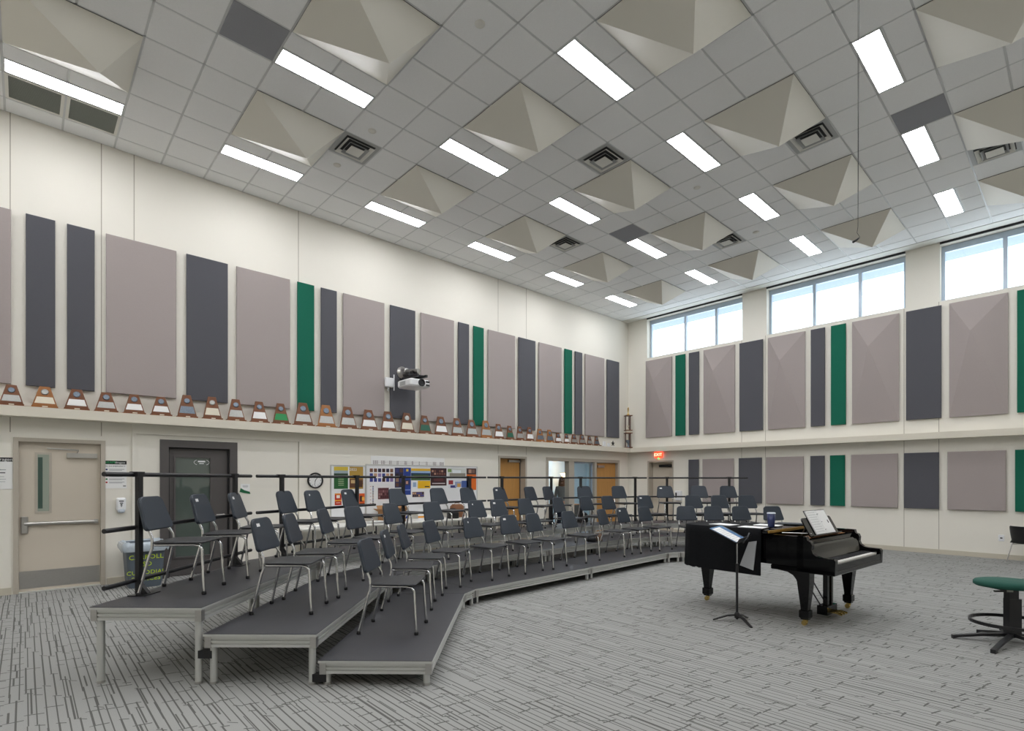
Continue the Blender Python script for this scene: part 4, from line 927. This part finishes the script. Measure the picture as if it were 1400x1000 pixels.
# ------------------------------------------------------------------ guard rails behind the top riser
def on_line(u, p, a, off):          # point of the outer riser edge that lies below pixel column u
    k = (u-700)/FPX; b = p+nrm(a)*off; e = dirv(a)
    s = (k*b.y-b.x)/(e.x-k*e.y); return b+e*s
def wedge_line(u, p0, p1):
    k = (u-700)/FPX; e = (p1-p0).normalized(); s = (k*p0.y-p0.x)/(e.x-k*e.y); return p0+e*s
OFF = 2.67
oB, oC, oE, oG = B_+nrm(TH[0])*OFF, C_+nrm(TH[1])*OFF, E_+nrm(TH[1])*OFF, G_+nrm(TH[2])*OFF
RAILS = [('section nearest the dark glazed door', lambda u: on_line(u, A_, TH[0], OFF), 142, 343, (185.5, 318)), ('wedge in front of the clock', lambda u: wedge_line(u, oB, oC), 351, 513, (383, 486)),
         ('section in front of the long poster board', lambda u: on_line(u, C_, TH[1], OFF), 524, 664, (550, 641)), ('section in front of the wooden door', lambda u: on_line(u, C_, TH[1], OFF), 667, 767, (685, 752.3)),
         ('wedge in front of the glazed office', lambda u: wedge_line(u, oE, oG), 770, 884, (793, 867.5)), ('far end section in front of the corner door', lambda u: on_line(u, G_, TH[2], OFF), 887, 1022, (911.4, 996.3))]
for nm, fn, u0, u1, posts in RAILS:
    a, b = Vector(rd(*fn(u0))), Vector(rd(*fn(u1))); c = (a+b)/2
    t = thing('guard_rail', 'black tube guard rail on %s' % nm, 'guard rail', (c.x, c.y, RZ[2]), group='riser guard rails')
    e = (b-a).normalized(); n_ = Vector((-e.y, e.x))
    for h_ in (.12, .58, 1.04):
        m = MB(); m.tube([(a.x-c.x-n_.x*.0, a.y-c.y, h_), (b.x-c.x, b.y-c.y, h_)], .0195, 12); m.build('rail', M_BLKM, t)
    for u in posts:
        p = Vector(rd(*fn(u)))-c; M = Matrix.Translation((p.x, p.y, 0)) @ Matrix.Rotation(math.atan2(e.y, e.x), 4, 'Z')
        m = MB(); m.box(-.026, .026, -.018-.03, .018-.03, 0, 1.05, M=M); pst = m.build('post', M_BLKM, t)
        m = MB(); m.box(-.10, .10, -.15, .0, 0, .008, M=M); m.add([(-.02, -.048, .10), (.02, -.048, .10), (.02, -.12, .008), (-.02, -.12, .008), (-.02, -.048, .008), (.02, -.048, .008)], [(0, 1, 2, 3), (0, 3, 4), (1, 5, 2)], M=M); m.build('foot_plate', M_BLKM, pst)
        m = MB(); m.box(-.045, .045, -.05, .022, 1.02, 1.065, M=M); m.build('bracket', M_BLKM, pst)
# things left on the risers
x, y = rd(*on_line(797, C_, TH[1], 2.52)); bag((x, y, RZ[2]), 'small black bag on top riser in front of the glazed office', M_BLKP, .24, .14, .22, .5)
x, y = rd(*on_line(818, C_, TH[1], 1.05)); bag((x, y, RZ[1]), 'small brown pouch on middle riser deck under a chair', cm((120, 92, 74)), .16, .12, .13, .9)
x, y = rd(*on_line(809, C_, TH[1], 1.05)); bag((x, y, RZ[1]), 'small black pouch beside brown pouch on middle riser', M_BLKP, .18, .12, .10, .4)

# ------------------------------------------------------------------ grand piano
PK = Vector((.777, .629)); PK.normalize()
kx, ky = rd(PK.x, PK.y); pang = math.atan2(ky, kx)          # local x runs along the keys, local y to the tail
pox, poy = rd(3.715, 6.22)
P = thing('grand_piano', 'black lacquered grand piano with folded lid front', 'piano', (pox, poy, 0), pang)
def smooth_poly(pts, n=4):
    out = []; k = len(pts)
    for i in range(k-1):
        p0, p1, p2, p3 = [Vector(pts[min(max(j, 0), k-1)]) for j in (i-1, i, i+1, i+2)]
        for s in range(n):
            t = s/n; out.append(tuple(.5*((2*p1)+(-p0+p2)*t+(2*p0-5*p1+4*p2-p3)*t*t+(-p0+3*p1-3*p2+p3)*t**3)))
    return out+[tuple(pts[-1])]
def tail(p): return (p[0], p[1] if p[1] < .6 else .6+(p[1]-.6)*.84)
curve = smooth_poly([tail(p) for p in [(-.73, 1.25), (-.725, 1.42), (-.67, 1.55), (-.55, 1.61), (-.40, 1.625), (-.24, 1.60), (-.11, 1.51), (-.02, 1.35), (.05, 1.15), (.16, .93), (.34, .73), (.53, .58), (.66, .44), (.72, .30), (.73, .16)]])
outer = [(-.73, -.02)]+curve+[(.73, -.02)]
def inner_of(P_, d):
    out = []
    for i in range(len(P_)):
        a = Vector(P_[max(i-1, 0)]); b = Vector(P_[min(i+1, len(P_)-1)]); e = (b-a).normalized(); out.append((P_[i][0]+e.y*d, P_[i][1]-e.x*d))
    return out
inn = inner_of(outer, .055)
q = MB(); n = len(outer)
V = [(x, y, .65) for x, y in outer]+[(x, y, .985) for x, y in outer]+[(x, y, .985) for x, y in inn]+[(x, y, .65) for x, y in inn]
q.add(V, [(i+1, i, n+i, n+i+1) for i in range(n-1)]+[(2*n+i+1, 2*n+i, 3*n+i, 3*n+i+1) for i in range(n-1)], True)
q.add(V, [(n+i+1, n+i, 2*n+i, 2*n+i+1) for i in range(n-1)]+[(i, i+1, 3*n+i+1, 3*n+i) for i in range(n-1)]+[(0, n, 2*n, 3*n), (n-1, 4*n-1, 3*n-1, 2*n-1)])
q.build('rim', M_LACQ, P)
q = MB(); q.prism(inn, .68, .72); q.build('soundboard', M_WOODL, P)
q = MB(); q.prism([(x*.97, y*.97+.03) for x, y in inn], .84, .86); q.build('iron_plate', M_GOLDW, P)
# cheeks (arms) with their curved fronts
prof = [(.05, .60), (-.33, .60), (-.335, .755), (-.32, .772), (-.20, .775), (-.15, .785), (-.115, .81), (-.10, .85), (-.105, .90), (-.09, .935), (-.06, .945), (-.05, .985), (.05, .985)]
for s in (-1, 1):
    q = MB(); x0, x1 = (s*.73, s*.665) if s > 0 else (-.73, -.665)
    M = Matrix(((0, 0, 1, min(x0, x1)), (1, 0, 0, 0), (0, 1, 0, 0), (0, 0, 0, 1)))
    q.prism(prof, 0, .065, M=M); q.build('cheek', M_LACQ, P)
q = MB(); q.slab([(-.73, -.33), (.73, -.33), (.73, .33), (-.73, .33)], .595, .648, .008); q.build('keybed', M_LACQ, P)
q = MB(); q.box(-.665, .665, -.33, -.305, .645, .715); q.build('key_slip', M_LACQ, P)
q = MB()
for s in (-1, 1): q.box(s*.615 if s < 0 else .615, s*.665 if s < 0 else .665, -.305, -.13, .645, .752)
q.build('key_blocks', M_LACQ, P)
q = MB(); kw = 1.23/52
for k in range(52): q.box(-.615+k*kw+.0005, -.615+(k+1)*kw-.0005, -.302, -.155, .70, .728)
tag(q.build('white_keys', M_KEYW, P), kind='stuff')
q = MB()
for k in range(52):
    if k % 7 in (0, 2, 3, 5, 6) and k < 51: q.box(-.615+(k+1)*kw-.0055, -.615+(k+1)*kw+.0055, -.252, -.155, .728, .740)
tag(q.build('black_keys', M_BLKP, P), kind='stuff')
q = MB(); q.prism([(-.155, .70), (-.145, .745), (-.11, .80), (-.085, .88), (-.07, .90), (-.055, .90), (-.055, .70)], 0, 1.33, M=Matrix(((0, 0, 1, -.665), (1, 0, 0, 0), (0, 1, 0, 0), (0, 0, 0, 1)))); q.build('fallboard', M_LACQ, P)
q = MB(); q.box(-.665, .665, -.055, .02, .70, .945); q.build('pin_block_rail', M_LACQ, P)
q = MB(); q.box(-.60, .60, .03, .16, .93, .945); q.build('desk_shelf', M_WOODL, P)
# lid: rear leaf, front leaf folded back on it, hinge strip
lid = [p for p in [(-.745, .36)]+[(x*1.02, y*1.005+.006) for x, y in curve]+[(.745, .36)] if p[1] >= .359]
q = MB(); q.slab(lid, .988, 1.008, .004); L_ = q.build('lid', M_LACQ, P)
q = MB(); q.slab([(-.74, .365), (.70, .365), (.44, .70), (-.74, .74)], 1.010, 1.028, .004); q.build('folded_lid_front', M_LACQ, P)
q = MB(); q.box(-.735, .69, .348, .364, .996, 1.024); q.build('hinge_strip', M_GOLDW, P)
# legs with brass casters
def pleg(x, y, bracket):
    sec = [(.066, .62), (.064, .47), (.038, .20), (.037, .175), (.05, .17), (.05, .095), (.038, .08), (.036, .07)]
    V = [p for h0, z in sec for p in ((x-h0, y-h0, z), (x+h0, y-h0, z), (x+h0, y+h0, z), (x-h0, y+h0, z))]
    q = MB(); q.add(V, [(4*k+4+i, 4*k+4+(i+1) % 4, 4*k+(i+1) % 4, 4*k+i) for k in range(len(sec)-1) for i in range(4)]+[(0, 1, 2, 3), tuple(4*len(sec)-1-i for i in range(4))]); l_ = q.build('leg', M_LACQ, P)
    q = MB()
    if bracket: q.prism([(y+.06, .60), (y+.063, .46), (y+.075, .50), (y+.11, .545), (y+.17, .575), (y+.28, .588), (y+.28, .60)], 0, .11, M=Matrix(((0, 0, 1, x-.055), (1, 0, 0, 0), (0, 1, 0, 0), (0, 0, 0, 1))))
    else: q.box(x-.09, x+.09, y-.09, y+.09, .60, .66)
    q.build('leg_bracket', M_LACQ, l_)
    q = MB(); q.cyl((x, y, .045), (x, y, .072), .026, n=14); q.cyl((x-.016, y+.012, .028), (x+.016, y+.012, .028), .028, n=16); q.box(x-.024, x+.024, y-.01, y+.02, .035, .055); tag(q.build('caster', M_BRASS, l_), 'brass caster')
pleg(-.625, 0, True); pleg(.625, 0, True); pleg(-.35, 1.338, False)
# pedal lyre
q = MB()
for x in (-.085, .035): q.box(x-.022, x+.022, -.03, .02, .13, .60)
q.box(-.17, .12, -.05, .06, .045, .145); q.box(-.15, .10, -.04, .05, .57, .60); q.build('pedal_lyre', M_LACQ, P)
for x in (-.10, -.025, .05): MB().tube([(x, -.05, .075), (x, -.12, .078), (x, -.18, .066)], [.008, .011, .014], 8).build('pedal', M_BRASS, P)
for x in (-.10, .05): MB().tube([(x, .05, .14), (x*1.3, .36, .66)], .008, 6).build('lyre_brace', M_BLKM, P)
for x in (-.04, -.01): MB().cyl((x, -.005, .12), (x, -.005, .66), .005, n=6).build('pedal_rod', M_BRASS, P)
# music desk
DM = Matrix.Translation((0, .03, .95)) @ Matrix.Rotation(math.radians(62), 4, 'X')
q = MB(); q.slab(rrect(-.40, .42, 0, .24, .03), -.016, 0, .004, M=DM); q.build('music_desk', M_LACQ, P)
q = MB(); q.box(-.40, .42, 0, .012, 0, .035, M=DM); q.build('desk_lip', M_LACQ, P)
q = MB(); q.tube([(-.2, .14, 1.12), (-.2, .22, .945)], .007, 6); q.tube([(.2, .14, 1.12), (.2, .22, .945)], .007, 6); q.build('desk_prop', M_BLKM, P)
def pl(x, y): return (pox+x*math.cos(pang)-y*math.sin(pang), poy+x*math.sin(pang)+y*math.cos(pang))
# open binder on the desk
B = thing('binder', 'open black ring binder with white sheet music on piano desk', 'binder', (pl(0, .03)+(.95,)), pang)
BM = Matrix.Rotation(math.radians(62), 4, 'X') @ Matrix.Translation((.03, .014, .001))
q = MB(); q.box(-.29, .29, 0, .31, 0, .006, M=BM); q.build('cover', M_BLKP, B)
MB().box(-.28, -.012, .008, .30, .006, .018, M=BM).build('page_block', M_WHITE, B); MB().box(.012, .27, .008, .30, .006, .012, M=BM).build('page_block', M_WHITE, B)
q = MB()
for a in range(9):
    for l_ in range(3): q.box(-.26, -.04, .03+a*.03+l_*.006, .0315+a*.03+l_*.006, .018, .0184, M=BM)
q.build('staff_lines', cm((150, 150, 152)), B)
q = MB()
for y in (.05, .15, .25): q.tube([(-.02, y, .012), (-.01, y, .026), (.01, y, .026), (.02, y, .012)], .003, 6, M=BM)
q.build('rings', M_CHROME, B)
MB().box(.20, .225, .13, .17, .012, .0126, M=BM).build('printed_mark', M_BLACKPR, B)
# cloth cover hanging from the tail
q = MB(); cov = [(-.765, .43)]+[(x*1.045-.004, y*1.02+.012) for x, y in curve if y > .60]
n = len(cov); layers = [(.98, 1.034), (1.0, 1.022), (1.0, .95), (1.004, .80), (1.008, .66), (1.012, .525)]
V = []
rc = random.Random(9); wv = [rc.uniform(-1, 1) for _ in range(n)]
for k, (s, z) in enumerate(layers):
    for i, (x, y) in enumerate(cov):
        a = Vector(cov[max(i-1, 0)]); b = Vector(cov[min(i+1, n-1)]); e = (b-a).normalized(); o = (max(0, k-1)*.004)*(1+.9*wv[i])-(.012 if k == 0 else 0)
        V.append((x-e.y*o, y+e.x*o, z+(.012*wv[i] if k == 5 else 0)-(.02*(1-i/n) if k == 5 else 0)))
q.add(V, [(k*n+i+1, k*n+i, (k+1)*n+i, (k+1)*n+i+1) for k in range(len(layers)-1) for i in range(n-1)], True)
q.add(V[:n], [tuple(range(n-1, -1, -1))])
q.add([(v[0]*.985+.0, v[1]*.992, v[2]) for v in V[n:]], [(k*n+i, k*n+i+1, (k+1)*n+i+1, (k+1)*n+i) for k in range(len(layers)-2) for i in range(n-1)], True)
CV = thing('piano_cover', 'black cloth cover draped over the piano tail', 'cover', (pox, poy, 0), pang)
q.build('cloth', M_COVER, CV)
q = MB(); q.add([(-.772, .47, .90), (-.772, .56, .88), (-.79, .66, .60), (-.79, .50, .56), (-.786, .47, .90), (-.786, .56, .88), (-.80, .66, .60), (-.80, .50, .56)], [(0, 1, 2, 3), (7, 6, 5, 4), (0, 4, 5, 1), (1, 5, 6, 2), (2, 6, 7, 3), (3, 7, 4, 0)]); q.build('lining_patch', cm((168, 170, 172)), CV)
# cup and papers on the lid
x, y = pl(-.42, .47)
t = thing('paper_cup', 'navy patterned cup with white lid standing on the piano', 'cup', (x, y, 1.037))
MB().lathe([(.034, 0), (.036, .004), (.046, .165), (.044, .165)], n=24).build('cup_body', M_CUP, t)
MB().lathe([(.048, .163), (.048, .174), (.041, .178), (.040, .174)], n=24).build('lid', cm((210, 216, 226), .4), t)
for k, (a, b, c, lb) in enumerate(((-.60, .60, .15, 'white sheet music on piano cover nearest the music stand'), (-.50, 1.02, -.2, 'white sheet music near the middle of piano cover'), (-.18, .62, .2, 'white sheet music beside the cup on piano'))):
    x, y = pl(a, b); paper(lb, x, y, pang+c, 2, group='loose sheet music on the piano', z=1.0365, name='sheet_music')
x, y = pl(.30, .55); paper('dark folder with white edge on piano lid behind binder', x, y, pang+.2, 2, .24, .34, group='folders on the piano', z=1.037, name='folder', cat='folder', m=cm((52, 56, 62)))
x, y = pl(-.42, .18); t = paper('white pages lying on front edge of the piano case', x, y, pang+.5, 1, .05, .3, group='loose sheet music on the piano', z=.991, name='sheet_music')

# ------------------------------------------------------------------ music stand
sx_, sy_ = rd(2.54, 5.98)
dl = Vector(rd(.6, .8)); da = math.atan2(dl.y, dl.x)          # local x along the lip, reader on local -y
t = thing('music_stand', 'black music stand holding white music in front of the piano', 'music stand', (sx_, sy_, 0), da)
q = MB(); q.cyl((0, 0, .03), (0, 0, .66), .0135, n=12); q.build('pole', M_BLKM, t)
q = MB(); q.cyl((0, 0, .66), (0, 0, .93), .0085, n=12); q.build('inner_pole', M_CHROME, t)
for k in range(3):
    a = k*2*PI/3+1.9; e = (math.cos(a), math.sin(a)); n_ = (-e[1], e[0])
    q = MB(); q.add([p for f_, z, w_ in ((.0, .075, .022), (.10, .06, .02), (.20, .02, .016), (.255, .0, .012)) for p in ((e[0]*f_+n_[0]*w_, e[1]*f_+n_[1]*w_, z+.012), (e[0]*f_-n_[0]*w_, e[1]*f_-n_[1]*w_, z+.012), (e[0]*f_-n_[0]*w_, e[1]*f_-n_[1]*w_, z), (e[0]*f_+n_[0]*w_, e[1]*f_+n_[1]*w_, z))],
                      [(i*4+j, i*4+(j+1) % 4, i*4+4+(j+1) % 4, i*4+4+j) for i in range(3) for j in range(4)]+[(0, 3, 2, 1), (12, 13, 14, 15)]); q.build('leg', M_BLKM, t)
q = MB(); q.lathe([(.028, .045), (.03, .09), (.018, .11)], n=14); q.build('hub', M_BLKM, t)
SM = Matrix.Translation((0, -.06, .915)) @ Matrix.Rotation(math.radians(26), 4, 'X')
q = MB(); q.slab(rrect(-.255, .255, 0, .33, .025), -.003, .003, .0015, M=SM); q.build('desk', M_BLKM, t)
q = MB(); q.box(-.255, .255, -.004, 0, -.003, .055, M=SM); q.build('lip', M_BLKM, t)
q = MB(); q.box(-.03, .03, .03, .13, -.035, -.003, M=SM); q.build('tilt_bracket', M_BLKM, t)
q = MB(); q.tube([(-.02, -.066, .90), (.10, -.085, .945), (.24, -.075, .985)], .010, 8); q.build('front_clip', M_BLKM, t)
t2 = thing('sheet_music', 'white sheet music on blue folder lying on the music stand', 'sheet music', (sx_, sy_, 0), da)
q = MB(); q.box(-.245, .20, .01, .325, .0035, .007, M=SM); q.build('folder', cm((70, 110, 150)), t2)
MB().box(-.235, .05, .012, .30, .007, .010, M=SM).build('page', M_WHITE, t2)
q = MB()
for a in range(8):
    for l_ in range(3): q.box(-.215, .03, .03+a*.032+l_*.007, .0318+a*.032+l_*.007, .010, .0104, M=SM)
q.build('staff_lines', cm((160, 160, 164)), t2)

# ------------------------------------------------------------------ conductor stool
sx_, sy_ = rd(4.945, 5.235)
wr = Vector(rd(1, 0)); wa = math.atan2(wr.y, wr.x)
t = thing('conductor_stool', 'stool with green padded seat, foot ring and black base', 'stool', (sx_, sy_, 0), wa)
q = MB(); n = 28; rings = [(.93, .545), (1, .560), (1.0, .585), (.95, .602), (.80, .612), (.4, .616)]
V = [(-.02+.315*f_*math.cos(2*PI*k/n), .0+.235*f_*math.sin(2*PI*k/n), z-.02*math.cos(2*PI*k/n)*.4) for f_, z in rings for k in range(n)]
q.add(V, [(i*n+k, i*n+(k+1) % n, (i+1)*n+(k+1) % n, (i+1)*n+k) for i in range(5) for k in range(n)], True); q.add(V[:n], [tuple(range(n-1, -1, -1))]); q.add(V[-n:], [tuple(range(n))]); q.build('seat', M_GFAB, t)
q = MB(); q.box(-.17, .12, -.09, .09, .525, .546); q.box(-.26, -.10, -.10, -.08, .515, .530); q.build('seat_plate', M_BLKM, t)
q = MB(); q.box(-.15, -.09, -.104, -.098, .515, .540); q.build('adjuster', cm((150, 150, 140)), t)
q = MB(); q.box(-.06, .06, -.035, .035, .05, .43); q.box(-.06, .035, -.03, .03, .43, .53); q.build('column', M_BLKM, t)
ring = [(-.12+.335*math.cos(a), -.13+.30*math.sin(a)) for a in [2*PI*k/36 for k in range(37)]]
q = MB()
for (x0, y0), (x1, y1) in zip(ring[:-1], ring[1:]):
    e = Vector((x1-x0, y1-y0)).normalized(); nn = Vector((-e.y, e.x))*.008
    q.add([(x0-nn.x, y0-nn.y, .215), (x1-nn.x, y1-nn.y, .215), (x1+nn.x, y1+nn.y, .215), (x0+nn.x, y0+nn.y, .215), (x0-nn.x, y0-nn.y, .245), (x1-nn.x, y1-nn.y, .245), (x1+nn.x, y1+nn.y, .245), (x0+nn.x, y0+nn.y, .245)], [(0, 3, 2, 1), (4, 5, 6, 7), (0, 1, 5, 4), (2, 3, 7, 6)])
q.build('foot_ring', M_BLKM, t)
for ex, ey in ((-.487, .13), (-.505, -.345), (.10, -.52), (.52, -.1), (.28, .42), (-.06, .32)):
    e = Vector((ex, ey)); L_ = e.length; e.normalize(); nn = Vector((-e.y, e.x))*.02
    q = MB(); st = ((.03, .055, .10), (L_*.5, .045, .08), (L_*.9, .02, .05), (L_, .0, .045))
    q.add([p for f_, za, zb in st for p in ((e.x*f_+nn.x, e.y*f_+nn.y, za), (e.x*f_-nn.x, e.y*f_-nn.y, za), (e.x*f_-nn.x, e.y*f_-nn.y, zb-.01), (e.x*f_+nn.x, e.y*f_+nn.y, zb-.01))], [(i*4+j, i*4+(j+1) % 4, i*4+4+(j+1) % 4, i*4+4+j) for i in range(3) for j in range(4)]+[(0, 3, 2, 1), (12, 13, 14, 15)]); q.build('base_leg', M_BLKM, t)

# ------------------------------------------------------------------ shell chair by the window wall
sx_, sy_ = rd(9.87, 10.08)
t = thing('shell_chair', 'black moulded shell chair with metal legs by the window wall', 'chair', (sx_, sy_, 0), math.atan2(RT[1], RT[0])-PI/2)
q = MB(); nx, ny = 8, 12; V = []
for j in range(ny+1):
    s = j/ny
    if s < .5: y, z, hw = .22-.42*(s/.5), .42+.02*math.cos(s*PI*2), .23
    else: k = (s-.5)/.5; y, z, hw = -.20-.10*k, .40+.32*k, .235-.05*k*k
    for i in range(nx+1):
        a = i/nx*2-1; V.append((a*hw*(1-.15*abs(a)**4), y+(.05*a*a if s > .5 else 0), z+(.05*a*a if s < .5 else 0)))
F = [(j*(nx+1)+i, j*(nx+1)+i+1, (j+1)*(nx+1)+i+1, (j+1)*(nx+1)+i) for j in range(ny) for i in range(nx)]
q.add(V, F, True); q.add([(x, y-.012, z-.012) for x, y, z in V], [f_[::-1] for f_ in F], True); q.build('shell', M_BLKP, t)
for s in (-1, 1):
    MB().tube([(s*.17, .10, .42), (s*.20, .17, .36), (s*.23, .23, .01)], .011, 8).build('leg', M_STEEL, t); MB().tube([(s*.17, -.10, .42), (s*.20, -.17, .36), (s*.23, -.25, .01)], .011, 8).build('leg', M_STEEL, t)
    MB().tube([(s*.20, -.17, .36), (s*.20, .17, .36)], .009, 8).build('side_bar', M_STEEL, t)

# ------------------------------------------------------------------ hanging microphone
hx, hy = rd(.653*5.35, 5.35)
t = thing('hanging_microphone', 'small black microphone hanging on two thin ceiling cables', 'microphone', (hx, hy, 4.0))
top = HC-.006-4.0; w2 = Vector(rd(1, 0))
q = MB(); q.tube([(0, 0, top), (.0, 0, .16), (-w2.x*.01, -w2.y*.01, .10), (w2.x*.02, w2.y*.02, .055), (-w2.x*.005, -w2.y*.005, .03)], .0022, 6); q.tube([(w2.x*.012, w2.y*.012, top), (w2.x*.003, w2.y*.003, .6), (0, 0, .16)], .0022, 6); q.build('cable', M_BLKP, t)
q = MB(); q.tube([(w2.x*.012, w2.y*.012, .05), (-w2.x*.01, -w2.y*.01, .03), (-w2.x*.05, -w2.y*.05, .005)], [.006, .009, .011], 10); q.build('microphone_head', M_BLKP, t)
